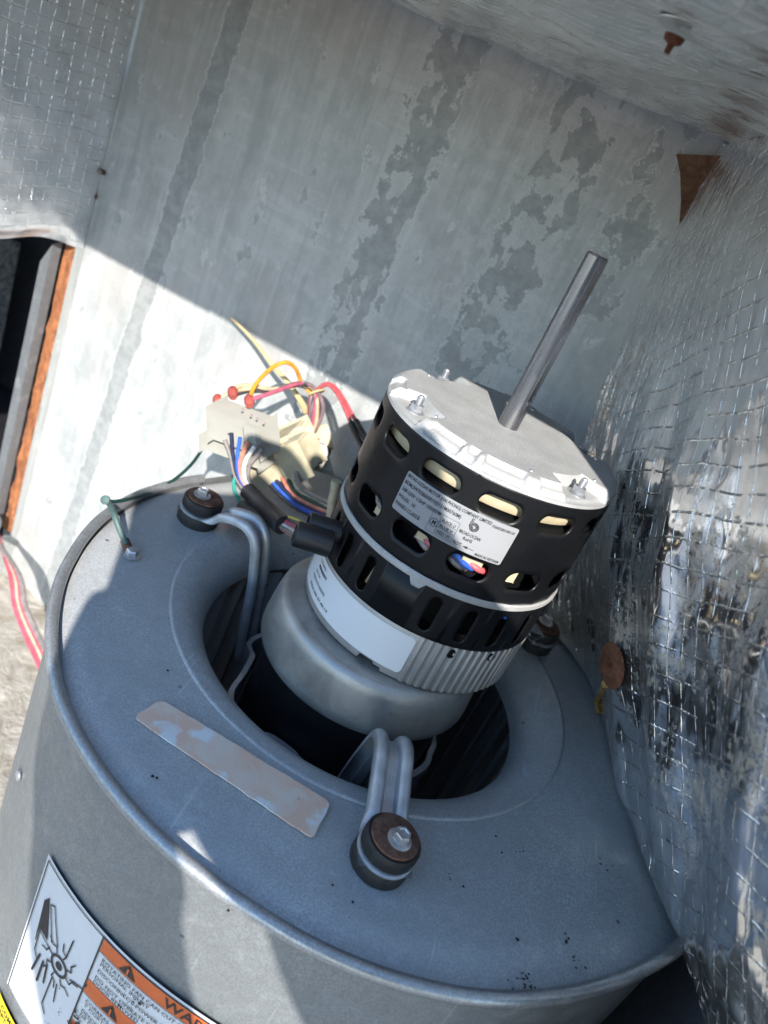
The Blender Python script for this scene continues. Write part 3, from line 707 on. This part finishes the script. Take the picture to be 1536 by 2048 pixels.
for i in range(nsl):
    tcen = -82.5 + 360 / nsl * i; hl = .0115
    sl_.append((tcen - 180 / nsl, tcen + 180 / nsl, None if abs(((tcen + 99.6 + 180) % 360) - 180) < 4 else (tcen, .0812, .0034, hl)))
shell('lower_shell', 0, 0, [(.0655, .0985, sl_)], 0, NM)
# grey ring between the shells with locating tab
rings = []
for i in range(181):
    t = i * 2; tab = 1 if -97 <= t - 360 <= -91 else 0
    lo_ = .0972 - .0042 * tab; rings.append([cy(t, lo_, MR - .004), cy(t, lo_, MR + .0004), cy(t, lo_ + .0008, MR + .0011), cy(t, .1008, MR + .0011), cy(t, .1016, MR + .0004), cy(t, .1016, MR - .004)])
V, F = loft(rings, True, False); mesh('middle_ring', V, F, M['cast'], NM)
# cast end plate: polar height field with four bolt pockets
BA = (-142, -38, 38, 142)
rr_l = [.0058, .0062, .0064, .009, .015, .02, .03, .04, .046] + [.0475 + .0012 * i for i in range(19)] + [.0702, .0713, .0722, .0730, .0737, .0742, .0742]
def caph(r, th):
    z = .1776
    for a in BA:
        d = abs((th - a + 180) % 360 - 180)
        k = (1 - sstep(13, 16, d)) * sstep(.0535, .0555, r); z -= .0058 * k
    seg = [(-122, -104), (-101, -96.5), (-92.5, -74), (-66, -52), (100, 122), (60, 78), (-172, -158)]
    for a, b_ in seg:
        k = sstep(a - 1, a + .5, th) * (1 - sstep(b_ - .5, b_ + 1, th)) * sstep(.0655, .0672, r); z = min(z, .1776 - .0034 * k)
    e = sstep(.0685, .0742, r); z = z - .0036 * e ** 1.4
    return max(z, .1708) if r < .0741 else .1708
V = []; F = []; nth = 540
for i, r in enumerate(rr_l):
    for j in range(nth):
        th = -180 + 360 * j / nth; z = caph(r, th)
        if i == 0: z = .172
        if i == len(rr_l) - 1: z = .1690
        V.append(cy(th, z, r))
for i in range(len(rr_l) - 1):
    for j in range(nth): F.append((i * nth + j, i * nth + (j + 1) % nth, (i + 1) * nth + (j + 1) % nth, (i + 1) * nth + j))
mesh('end_plate', V, F, M['cast'], NM, sharp=50)
V, F = lathe([(.0, .1725), (.0062, .1725)], 24, mc); mesh('shaft_gap', V, F, M['black_in'], NM)
for ang in (-128, -70, 80, 20, -20, 160):      # small bright ejector dots
    V, F = lathe_ax([(.0012, 0), (.001, .0005)], cy(ang, .1776, .061), WZ, 12); mesh('dot', V, F, M['zinc'], NM)
for a in BA:                                   # through bolts with flange nuts
    q = cy(a, .1716, .0632)
    fln = lathe_ax([(.0056, 0), (.0056, .0007), (.0044, .0015)], q, WZ, 28); nut = lathe_ax([(.0040, .0010), (.0040, .0042), (.0035, .0047)], q, WZ, 6)
    V, F = join([fln, nut]); nb = mesh('flange_nut', V, F, M['zinc'], NM)
    pr = [(.0021, .004)]
    for k in range(6): pr += [(.0023, .0045 + k * .00085), (.0018, .0045 + k * .00085 + .00042)]
    V, F = lathe_ax(pr + [(.0014, .0100)], q, WZ, 14); mesh('bolt_thread', V, F, M['zinc'], nb)
# shaft with milled flat
rings = []
FD = Vector((math.cos(rad(-32)), math.sin(rad(-32)), 0)); FS = Vector((-FD.y, FD.x, 0)); nS = 40; RS = .0063
def shaft_ring(z, k, rs=RS):
    out = []
    for j in range(nS):
        t = 2 * math.pi * j / nS; x, y = rs * math.cos(t), rs * math.sin(t); x = min(x, rs - k); out.append(Vector((mc.x, mc.y, z)) + FD * x + FS * y)
    return out
rings = [shaft_ring(.171, 0), shaft_ring(.1945, 0), shaft_ring(.1965, .0011), shaft_ring(.2822, .0011), shaft_ring(.2832, .0016, RS - .0007), shaft_ring(.2832, .004, .003)]
V, F = loft(rings); mesh('shaft', V, F, M['steel'], NM, sharp=25)
# ribbed aluminium control housing
def hr(th):
    t = (th + 180) % 360 - 180
    if -170 < t < -81: return MR - .0008
    x = (t + 81) / 4.3; f = x % 1
    return MR - .0010 + .0011 * (1 if f < .42 else (.35 if f < .6 else 0))
def zb(t):
    t = (t + 180) % 360 - 180; return .0302 + (.0036 if -103 < t < -95 else 0) + (.002 if -95 <= t < -91 else 0)
rings = []
tl = [-180 + .7 * i for i in range(515)]
rings = [[cy(t, z, r) for t in tl] for z, r in ()]
RB = []
for t in tl:
    r = hr(t); z0 = zb(t); RB.append([cy(t, z0, .055), cy(t, z0, r - .0012), cy(t, z0 + .0009, r - .0002), cy(t, z0 + .002, r), cy(t, .064, r), cy(t, .0652, r - .0006), cy(t, .0656, MR - .003)])
V, F = loft(RB + [RB[0]], False, False); mesh('control_housing', V, F, M['ribs'], NM, sharp=30)
for th in (-64.7, -41.8):
    d = cy(th, 0) - mc; V, F = lathe_ax([(.0030, -.0006), (.0030, .0004), (.0022, .0006), (.0018, -.0002)], cy(th, .0605, MR - .0005), d, 18); mesh('screw_recess', V, F, M['black_in'], NM)
# insides seen through the windows
V, F = lathe([(.045, .150), (.062, .1505), (.0668, .153), (.0685, .157), (.0678, .162), (.064, .165), (.045, .166)], 96, mc); mesh('winding', V, F, M['cream'], NM)
V, F = lathe([(.04, .151), (.0722, .151), (.0722, .126), (.04, .126)], 96, mc); mesh('stator_core', V, F, M['black_in'], NM)
V, F = lathe([(.0, .104), (.071, .104), (.071, .1025), (.0, .1025)], 64, mc); mesh('inner_plate', V, F, M['black_in'], NM)
V, F = lathe([(.062, .067), (.062, .0975), (.058, .0975), (.058, .125)], 64, mc); mesh('slot_shade_sleeve', V, F, M['black_in'], NM)  # black sleeve added so the slots and windows look dark inside
for th, z, w_, h_ in ((-76.5, .1205, .006, .0030), (-101, .1205, .0045, .0035), (-128, .116, .003, .004), (-56, .119, .004, .005)):
    q = cy(th, z, .0665); d = (q - mc); d.z = 0; d.normalize(); s_ = Vector((-d.y, d.x, 0))
    V, F = obox(q, s_ * w_, d * .003, WZ * h_, .0006); mesh('terminal_block', V, F, M['cream'], NM)
for th, z, col in ((-79, .1165, 'wire_blue'), (-73, .1170, 'wire_red'), (-82, .1145, 'wire_grey'), (-96.5, .1175, 'wire_hot'), (-98, .115, 'wire_grey'), (-130, .1185, 'wire_grey'), (-44, .089, 'wire_blue'), (-30, .088, 'wire_white')):
    tube('inner_wire', [cy(th - 7, z + .002, .066), cy(th, z, .0695), cy(th + 5, z - .002, .0665)], .0019, M[col], NM, 8, 4)
tube('inner_wire', [cy(-118.5, .072, .066), cy(-116, .080, .069), cy(-116.5, .088, .066)], .0011, M['wire_tan'], NM, 8, 5)
# white data label on the upper shell
def nmap(off, th0=-119.6, z0=.1255, rr0=MR):
    def fn(x, y): return cy(th0 + math.degrees(x / rr0), z0 + y, rr0 + off)
    return fn
LW, LH = .0690, .0240
def rrect(w_, h_, r, x0=0, y0=0, n=6, step=.002):
    P = []
    for cx_, cy_, a0 in ((w_ - r, h_ - r, 0), (r, h_ - r, 90), (r, r, 180), (w_ - r, r, 270)):
        for k in range(n + 1): a = rad(a0 + 90 * k / n); P.append((x0 + cx_ + r * math.cos(a), y0 + cy_ + r * math.sin(a)))
    xs = sorted(set([p[0] for p in P] + [x0 + w_ * i / int(w_ / step) for i in range(int(w_ / step) + 1)])); V = []; F = []
    for x in xs:
        dx = max(0, r - (x - x0), (x - x0) - (w_ - r)); k = r - math.sqrt(max(0, r * r - dx * dx)) if dx > 0 else 0
        V += [Vector((x, y0 + k, 0)), Vector((x, y0 + h_ - k, 0))]
    for i in range(len(xs) - 1): F.append((2 * i, 2 * i + 2, 2 * i + 3, 2 * i + 1))
    return V, F
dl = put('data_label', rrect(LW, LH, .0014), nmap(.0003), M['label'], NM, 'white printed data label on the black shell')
T2 = []
def tx(s, x, y, wd, h=.0021, b_=.012): T2.append(text2d(s, wd, h, b_, (x, y)))
tx('BROAD-OCEAN MOTOR (HAI PHONG) COMPANY LIMITED', .0012, .0208, .0525, .0020)
tx('BOM:2W702B600019(0131M00760M)', .0012, .0166, .0365, .0022)
tx('208-230V 1/2HP 1050RPM', .0012, .0124, .0265, .0021)
tx('POLES:  10', .0012, .0080, .0118, .0020)
tx('PHASE:3 CLASS:B', .0012, .0034, .0172, .0022)
bx, by = .0235, .0016
T2 += [poly2d([(bx, by), (bx + .0135 + .002, by), (bx + .0155, by + .0125), (bx, by + .0125)], .00016, True)]
T2 += [poly2d(circ2d(bx + .0028, by + .0058, .0024, 24), .0003, True), text2d('M', .0022, .0027, .03, (bx + .0028, by + .0045), 'C')]
for k, s_ in enumerate(('BLACK U', 'BLUE V', 'RED W')):
    tx(s_, bx + .0062, by + .0088 - .0036 * k, .0078, .0018); T2.append(poly2d([(bx + .0052, by + .0082 - .0036 * k), (bx + .0148, by + .0082 - .0036 * k)], .00022))
T2.append(poly2d([(bx + .0052, by + .0118), (bx + .0052, by + .001)], .00022))
lx, ly = .0462, .0155
spi = [(lx + (.0027 - .0019 * k / 60) * math.cos(-k * .3 + 2.2), ly + (.0027 - .0019 * k / 60) * math.sin(-k * .3 + 2.2)) for k in range(61)]
T2 += [poly2d(spi, .00042), poly2d([(lx - .0025, ly + .0045), (lx - .0027, ly)], .00045), poly2d([(lx - .0017, ly + .0047), (lx - .0019, ly + .001)], .0003)]
tx('BROAD-OCEAN', .0402, .0096, .0122, .0020); tx('RoHS', .0438, .0066, .0052, .0020); tx('ROT.', .0400, .0022, .0050, .0021)
T2 += [poly2d([(.0465, .0031), (.0515, .0031)], .0003), fan2d([(.0455, .0031), (.0482, .0040), (.0482, .0022)])]
tx('F2603283100110', .0545, .0200, .0128, .0016); tx('MADE IN VIETNAM', .0535, .0009, .0138, .0016)
put('data_label_lettering', join(T2), nmap(.0006), M['ink'], dl)
# plain white label on the control housing
HL = (rad(82.5) * (MR), .0268)
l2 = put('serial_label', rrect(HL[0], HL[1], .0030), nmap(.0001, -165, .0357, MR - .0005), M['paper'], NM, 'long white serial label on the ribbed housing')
T2 = []
tx('P/N 0131M00760', .020, .0222, .0115, .0016, .004); tx('M0000000077', .021, .0182, .0150, .0022, .02); tx('REV 00', .020, .0142, .0085, .0016, .004); tx('0181018710S0S0S', .018, .0096, .0225, .0021, .004); tx('20261202 07:48:14', .0185, .0036, .0300, .0021, .006)
put('serial_label_lettering', join(T2), nmap(.0003, -165, .0357, MR - .0005), M['ink'], l2)
# lead boots on the left of the lower shell
for q0, q1, r in (((648, 1085, -.052), (590, 1066, -.058), .0080), ((668, 1062, -.04), (616, 1045, -.046), .0070)):
    a, b_ = at(*q0), at(*q1); d = (b_ - a); L = d.length
    V, F = lathe_ax([(r, -.004), (r, L * .92), (r * .92, L), (r * .7, L + .0003), (r * .6, L - .004)], a, d, 28); mesh('lead_boot', V, F, M['boot'], NM)

# ================================================================== WIRING
def Y(L, y): return [at(px, py, y if len(r) == 0 else r[0]) for px, py, *r in L]
def box_cam(px, py, y, wv, hv, dv, bev=.0018): return obox(at(px, py, y), wv, hv, dv, bev)
# --- white plug and its leads into the black sleeve and on to the new motor
WP = empty('white_plug_lead', at(487, 860, .10), 'white nylon plug with coloured leads running into black sleeve', 'wire connector')
wx, hy, dzv = cv(.94, .34, .05).normalized() * .0215, cv(-.16, -.80, .55).normalized() * .0165, cv(.45, -.45, .80).normalized() * .012
V, F = box_cam(487, 855, .10, wx, hy, dzv); mesh('plug_body', V, F, M['white_pl'], WP)
V, F = obox(at(481, 893, .095), wx * 1.12, hy * .42, dzv * 1.18, .0016); mesh('plug_skirt', V, F, M['white_pl'], WP)
V, F = obox(at(505, 868, .083), wx * .22, hy * .5, dzv * .25, .0006); mesh('plug_latch', V, F, M['white_pl'], WP)
for px, py in ((436, 806), (466, 790), (499, 806)):
    V, F = lathe_ax([(.003, -.003), (.0042, 0), (.0042, .005), (.003, .0075)], at(px, py, .118), hy, 12); mesh('terminal_boot', V, F, M['nut_red'], WP)
for px, py, c_ in ((458, 868, 'ink'), (436, 876, 'ink'), (486, 818, 'wire_mauve'), (503, 830, 'wire_mauve'), (515, 837, 'wire_mauve'), (529, 846, 'wire_mauve')):
    V, F = lathe_ax([(.0009, 0), (.0009, .001)], at(px, py, .0835 if c_ == 'ink' else .098), -FW, 10); mesh('pin_hole', V, F, M[c_], WP)
for c_, pts in (('wire_grey', [(450, 880), (462, 915), (470, 950), (492, 985)]), ('wire_navy', [(463, 866), (466, 910), (476, 955), (498, 985)]), ('wire_blue', [(480, 875), (475, 915), (480, 955), (502, 985)]),
                ('wire_salmon', [(497, 882), (480, 925), (485, 960), (506, 983)]), ('wire_white', [(510, 892), (490, 925), (490, 955), (510, 980)]), ('wire_grey', [(526, 898), (500, 930), (498, 960), (512, 978)]), ('wire_teal', [(470, 948), (468, 975), (480, 1003), (496, 1020)])):
    tube('wire', Y(pts, .075), .0017 if c_ != 'wire_teal' else .0013, M[c_], WP, 8)
tube('sleeve', [at(496, 982, .066), at(520, 1005, .055), at(545, 1028, .04), at(568, 1050, .022)], .0066, M['boot'], WP, 16)
tube('sleeve', [at(484, 1012, .066), at(510, 1024, .055), at(540, 1040, .04), at(562, 1056, .022)], .0048, M['boot'], WP, 14)
for c_, dx, dy in (('wire_white', 0, 3), ('wire_hot', 8, -4), ('wire_grey', -6, 6), ('wire_dark', 12, -10), ('wire_yellow', 16, -12), ('wire_salmon', -3, 10)):
    tube('wire', [at(556 + dx, 1042 + dy * .6, .03), at(580 + dx, 1055 + dy, .01), at(602 + dx, 1068 + dy, -.03), at(622 + dx, 1078 + dy * .5, -.052)], .0018, M[c_], WP, 8)
# --- tan plug
TPG = empty('tan_plug_lead', at(560, 920, .12), 'aged tan nylon plug with dark leads running behind the motor', 'wire connector')
wx, hy, dzv = cv(.90, -.40, -.1).normalized() * .0225, cv(.35, .75, .4).normalized() * .012, cv(.40, -.60, .75).normalized() * .015
V, F = box_cam(548, 922, .12, wx, hy, dzv); mesh('plug_body', V, F, M['tan_pl'], TPG)
V, F = obox(at(600, 912, .118), wx * .42, hy * 1.25, dzv * .8, .002); mesh('plug_flange', V, F, M['tan_pl'], TPG)
V, F = obox(at(572, 880, .135), wx * .55, hy * .5, dzv * 1.2, .002); mesh('plug_latch', V, F, M['tan_pl'], TPG)
for c_, pts in (('wire_blue', [(545, 965), (570, 990), (600, 1015), (655, 1040)]), ('wire_navy', [(553, 962), (575, 985), (608, 1012), (665, 1035)]), ('wire_salmon', [(565, 955), (582, 985), (612, 1005), (670, 1030)]),
                ('wire_green', [(572, 950), (588, 980), (618, 1000), (672, 1025)]), ('wire_tan', [(585, 945), (594, 975), (625, 1000), (675, 1020)]), ('wire_grey', [(592, 940), (600, 972), (628, 992), (678, 1015)]), ('wire_dark', [(540, 968), (566, 996), (604, 1022), (660, 1045)])):
    tube('wire', [at(*pts[0], .11), at(*pts[1], .10), at(*pts[2], .085), at(*pts[3], .06)], .0019, M[c_], TPG, 8)
# --- bundle coming off the wall
WB = empty('wire_bundle', at(625, 840, .19), 'bundle of pink, tan and dark wires tied above the plugs', 'wire bundle')
for c_, pts in (('wire_orange', [(498, 800, .12), (512, 768, .13), (545, 735, .15), (573, 725, .16), (592, 738, .17), (603, 765, .18), (620, 785, .185)]),
                ('wire_pink', [(503, 799, .12), (530, 790, .13), (565, 778, .15), (592, 768, .165), (615, 768, .18), (632, 785, .185), (628, 830, .185), (622, 872, .185), (612, 905, .17)]),
                ('wire_tan', [(466, 788, .125), (474, 774, .13), (500, 771, .14), (540, 778, .15), (575, 774, .165), (610, 770, .178), (630, 784, .185), (634, 830, .185), (624, 874, .185), (606, 900, .17)]),
                ('wire_dark', [(468, 790, .128), (495, 783, .14), (535, 781, .152), (572, 772, .165), (608, 766, .18), (632, 780, .188), (640, 812, .188), (632, 850, .187), (622, 874, .186)]),
                ('wire_mauve', [(560, 776, .152), (590, 770, .168), (620, 770, .18), (640, 792, .186), (646, 820, .186), (634, 856, .186), (622, 876, .185), (610, 912, .17)]),
                ('wire_pink', [(622, 786, .187), (618, 830, .19), (622, 872, .188), (608, 915, .17)]), ('wire_dark', [(628, 788, .189), (624, 830, .192), (620, 875, .19)]), ('wire_tan', [(440, 800, .12), (452, 790, .125), (470, 782, .13), (505, 776, .14)]),
                ('wire_red', [(630, 783, .186), (645, 772, .18), (660, 771, .175), (676, 790, .165), (692, 822, .15), (702, 846, .14)]), ('wire_red', [(634, 782, .188), (650, 768, .182), (668, 773, .177), (686, 796, .167), (702, 825, .152), (712, 842, .142)])):
    tube('wire', [at(*q) for q in pts], .0018, M[c_], WB, 8)
for k in range(7):
    j = lambda a: random.uniform(-a, a)
    tube('wire', [at(600 + j(12), 768 + j(5), .172), at(622 + j(8), 780 + j(5), .186), at(628 + j(10), 815 + j(6), .188 + j(.004)), at(626 + j(9), 848 + j(6), .188 + j(.004)), at(620 + j(4), 874, .187), at(606 + j(8), 908 + j(6), .168)], .0012, M[random.choice(['wire_dark', 'wire_mauve', 'wire_pink', 'wire_tan', 'wire_grey'])], WB, 6, 5)
for pts in ([(702, 846, .14), (712, 870, .13), (730, 905, .11)], [(712, 842, .142), (724, 864, .132), (744, 895, .11)]):
    tube('heat_shrink', [at(*q) for q in pts], .0027, M['boot'], WB, 10)
def ring_at(px, py, y, r, tr, mat, d):
    u, v, d = frame_of(d); q = at(px, py, y); P = [q + (u * math.cos(a) + v * math.sin(a)) * r for a in [2 * math.pi * i / 20 for i in range(21)]]
    V, F = sweep(P, [(tr * 1.6 * x, tr * y_) for x, y_ in circ(1, 8)]); return mesh('cable_tie', V, F, mat, WB)
ring_at(633, 785, .186, .0066, .0011, M['tie'], cv(.3, .9, 0)); ring_at(620, 874, .186, .0075, .0013, M['tie'], cv(-.2, .95, 0))
# the tie's long tail leaning on the wall
P = [at(612, 822, .19), at(600, 800, .2), at(578, 767, .213), at(549, 735, .225), at(505, 678, .243), at(463, 636, .258)]
tube('tie_tail', P, .0032, M['tie'], WB, 8, 6, .35)
V, F = obox(at(640, 882, .2), cv(.0085, -.004), cv(.003, .0105), FW * .003, .001); mesh('tie_mount', V, F, M['tie'], WB)
V, F = obox(at(637, 912, .165), cv(.007, .002), cv(.003, .012), FW * .004, .0025); mesh('plastic_clip', V, F, M['white_pl'], WB)
# black stud plug and small tube standing behind the motor
st2 = empty('snap_plug', at(651, 902, .19), 'small round black snap plug between plugs and motor', 'plug')
V, F = lathe_ax([(.0048, -.004), (.0052, 0), (.0046, .0018), (.002, .0024)], at(651, 902, .18), cv(.1, -.3, -1), 20); mesh('plug_head', V, F, M['rubber'], st2)
V, F = lathe_ax([(.003, -.012), (.003, -.004)], at(651, 902, .18), cv(.1, -.3, -1), 12); mesh('plug_stem', V, F, M['rubber'], st2)
cp = empty('capped_tube', at(668, 985, .07), 'small beige capped tube standing beside the black motor', 'tube')
tube('tube_body', [at(661, 1035, .05), at(665, 1000, .052), at(672, 968, .054)], .0034, M['wire_tan'], cp, 12); tube('tube_cap', [at(671, 972, .054), at(674, 962, .054)], .0040, M['tan_pl'], cp, 12)
# --- green ground wire with ring terminal
GW = empty('ground_wire', atz(262, 1108, 0), 'thin green ground wire screwed to the blower plate by a ring terminal', 'wire')
tube('wire', [at(432, 818, .115), at(418, 862, .10), at(400, 905, .09), at(372, 940, .07), at(335, 968, .05), at(300, 985, .03), at(255, 998, .0), at(228, 1003, -.012), at(214, 1001, -.018)], .0013, M['wire_green'], GW, 8)
tube('bare_wire', [at(212, 999, -.018), at(219, 1008, -.020), atz(228, 1028, .018), atz(240, 1060, .012), atz(252, 1088, .006)], .0021, M['verdigris'], GW, 8)
V, F = lathe_ax([(.0016, 0), (.0032, .001), (.0032, .003), (.0016, .004)], at(213, 1000, -.02), -FW, 12); mesh('loop_end', V, F, M['verdigris'], GW)
tube('crimp', [atz(249, 1080, .006), atz(257, 1099, .003)], .0030, M['rust'], GW, 10)
q = atz(263, 1110, .0012)
a_ = lathe_ax([(.0055, 0), (.0055, .0008), (.0046, .001)], q, WZ, 20); h_ = lathe_ax([(.0042, .0008), (.0042, .0038), (.0034, .0046), (.002, .0046)], q, WZ, 6); V, F = join([a_, h_]); mesh('screw', V, F, M['zinc'], GW)
# --- pink field wires through a bushing in the left wall
PW = empty('bushing_wires', at(40, 1080, .27), 'pink wires hanging from the grey bushing low in the left wall', 'wire bundle')
V, F = lathe_ax([(.016, -.002), (.0165, .003), (.014, .006), (.010, .006), (.008, .0)], lw(.05, -.318, -.001), WA, 32); mesh('bushing', V, F, M['galv_wrap'], PW)
bq = lw(.05, -.318, -.004)
for k, c_ in enumerate(('wire_hot', 'wire_hot', 'wire_tan', 'wire_hot', 'wire_grey')):
    o_ = (k - 2) * .0035
    tube('wire', [bq + WA * -.004, bq + WA * .012 + LD * o_ * .4 + WZ * -.006, at(22 + k * 4, 1150, .235), at(30 + k * 5, 1210, .21), at(52 + k * 6, 1270, .19), at(75 + k * 6, 1320, .17), at(110 + k * 5, 1400, .14)], .0034, M[c_], PW, 8)
# ================================================================== SMALL HARDWARE
def pin(name, q, nrm, r, mat, label):
    o = empty(name, q, label, 'insulation pin'); V, F = lathe_ax([(r * .96, 0), (r, .0004), (r * .92, .0012), (r * .35, .0020), (r * .3, .0008)], q, nrm, 36); mesh('washer', V, F, mat, o)
    V, F = lathe_ax([(.0012, 0), (.0012, .005)], q, nrm, 10); mesh('pin', V, F, mat, o); return o
def hit(px, py):
    best = None; d = ray(px, py).normalized()
    for i in range(0, 101):
        for j in range(0, 101):
            q = blanket(i / 100, j / 100) - CAM; e = (q - d * q.dot(d)).length
            if best is None or e < best[0]: best = (e, i / 100, j / 100)
    return best[1], best[2]
u_, v_ = hit(1240, 1328); qb = blanket(u_, v_)
nb_ = (blanket(u_ + .03, v_) - blanket(u_ - .03, v_)).cross(blanket(u_, v_ + .03) - blanket(u_, v_ - .03)).normalized()
if nb_.dot(CAM - qb) < 0: nb_ = -nb_
pin('insulation_pin', qb + nb_ * .004, nb_, .0138, M['rust2'], 'rusty oval-looking washer pinned to the foil blanket')
dp = [blanket(*hit(*q)) + nb_ * .003 for q in ((1222, 1362), (1212, 1385), (1200, 1405), (1192, 1425))]
ip = bpy.data.objects['insulation_pin']; tube('adhesive_drip', dp, .0028, M['amber'], ip, 8, 5, .5)
qc = CAM + ray(1385, 72) * ((ZC - .004 - CAM.z) / ray(1385, 72).z)
o = empty('ceiling_pin', qc, 'clear round washer with rusty pin on the foil ceiling', 'insulation pin')
V, F = lathe_ax([(.0148, 0), (.0152, .0003), (.0148, .0006), (.004, .0004)], qc + WZ * .0012, -WZ, 40); mesh('clear_washer', V, F, M['clear'], o)
V, F = lathe_ax([(.0042, 0), (.0036, .002), (.0014, .003), (.0012, .006)], qc - WZ * .002 - WA * .006, -WZ, 14); mesh('rusty_pin', V, F, M['rust2'], o)
for px, py, r, lab in ((186, 390, .0042, 'rusty screw lower in the left corner seam'), (205, 344, .0028, 'tiny rusty screw higher in the left corner seam')):
    q = atw(px, py, .003); o = empty('corner_screw', q, lab, 'screw'); V, F = lathe_ax([(r, -.002), (r, .001), (r * .6, .002)], q, -WN, 12); mesh('screw_head', V, F, M['rust'], o); V, F = lathe_ax([(r * .4, .0018), (r * .2, .004)], q, -WN, 8); mesh('screw_tip', V, F, M['zinc'], o)

# ================================================================== PHOTOGRAPHER (behind the lens, throws the shadow)
def sw(u, v, t): return SU * u + SV * v + SUN * t
ph = empty('phone', CAM - FW * .02, 'dark phone in the person\'s hands in front of the open cabinet', 'phone')
pcx = CAM - FW * .018 - RT * .022 + DN * .055
V, F = obox(pcx, RT * .039, DN * .08, FW * .0045, .003); mesh('phone_body', V, F, M['boot'], ph)
V, F = obox(pcx - FW * .0047, RT * .036, DN * .076, FW * .0004, 0); mesh('screen', V, F, M['ink'], ph)
def skin(name, nodes, edges, mat):
    me = bpy.data.meshes.new(name); me.from_pydata([tuple(sw(*q[:3])) for q in nodes], edges, []); me.materials.append(mat)
    o = bpy.data.objects.new(name, me); COL.objects.link(o)
    md = o.modifiers.new('skin', 'SKIN'); md.use_smooth_shade = True
    for i, q in enumerate(nodes): me.skin_vertices[0].data[i].radius = (q[3], q[3])
    me.skin_vertices[0].data[0].use_root = True
    sd = o.modifiers.new('sub', 'SUBSURF'); sd.levels = 1; sd.render_levels = 2
    return o
nodes = [(.16, -.55, 1.05, .17), (.17, -.36, 1.08, .2), (.17, -.17, 1.1, .19), (.12, -.09, 1.09, .06), (.10, -.03, 1.05, .075), (.095, .0, 1.03, .07),
         (.0, -.30, 1.06, .07), (-.05, -.29, .92, .05), (-.108, -.185, .76, .05), (-.124, -.135, .66, .043), (-.135, -.075, .60, .052),
         (.36, -.16, 1.06, .1), (.27, -.08, .88, .07), (.12, -.03, .74, .05), (.02, .008, .65, .05), (-.045, .04, .60, .044),
         (-.165, -.03, .585, .011), (-.178, .02, .575, .0095), (-.15, .06, .565, .008),
         (-.172, -.06, .585, .011), (-.176, -.02, .57, .0095), (-.160, -.09, .58, .010), (-.178, -.06, .57, .009), (-.11, -.1, .59, .010), (-.095, -.07, .575, .009), (-.15, -.11, .585, .009), (-.168, -.09, .57, .008),
         (-.07, .085, .58, .011), (-.10, .108, .565, .0095), (-.135, .105, .555, .008), (-.085, .065, .58, .010), (-.12, .085, .565, .009), (-.055, .1, .585, .010), (-.08, .118, .57, .009), (-.035, .105, .59, .009), (-.05, .122, .58, .008), (-.06, .02, .58, .011), (-.085, .0, .57, .010), (-.005, -.06, .68, .056), (.02, -.105, .74, .075), (-.05, -.04, .62, .062), (-.078, -.088, .61, .062), (-.11, .07, .6, .052), (-.08, .015, .6, .052), (.08, -.13, .85, .09), (-.086, -.1, .61, .03)]
edges = [(0, 1), (1, 2), (2, 3), (3, 4), (4, 5), (2, 6), (6, 7), (7, 8), (8, 9), (9, 10), (2, 11), (11, 12), (12, 13), (13, 14), (14, 15), (10, 16), (16, 17), (17, 18), (10, 19), (19, 20), (10, 21), (21, 22), (10, 23), (23, 24), (10, 25), (25, 26), (15, 27), (27, 28), (28, 29), (15, 30), (30, 31), (15, 32), (32, 33), (15, 34), (34, 35), (15, 36), (36, 37), (14, 38), (38, 39), (38, 40), (40, 41), (15, 43), (43, 42), (39, 44), (41, 45)]
person = skin('person', nodes, edges, M['cloth']); tag(person, 'person in dark clothes holding the phone, their shadow falling across the blower', 'person')
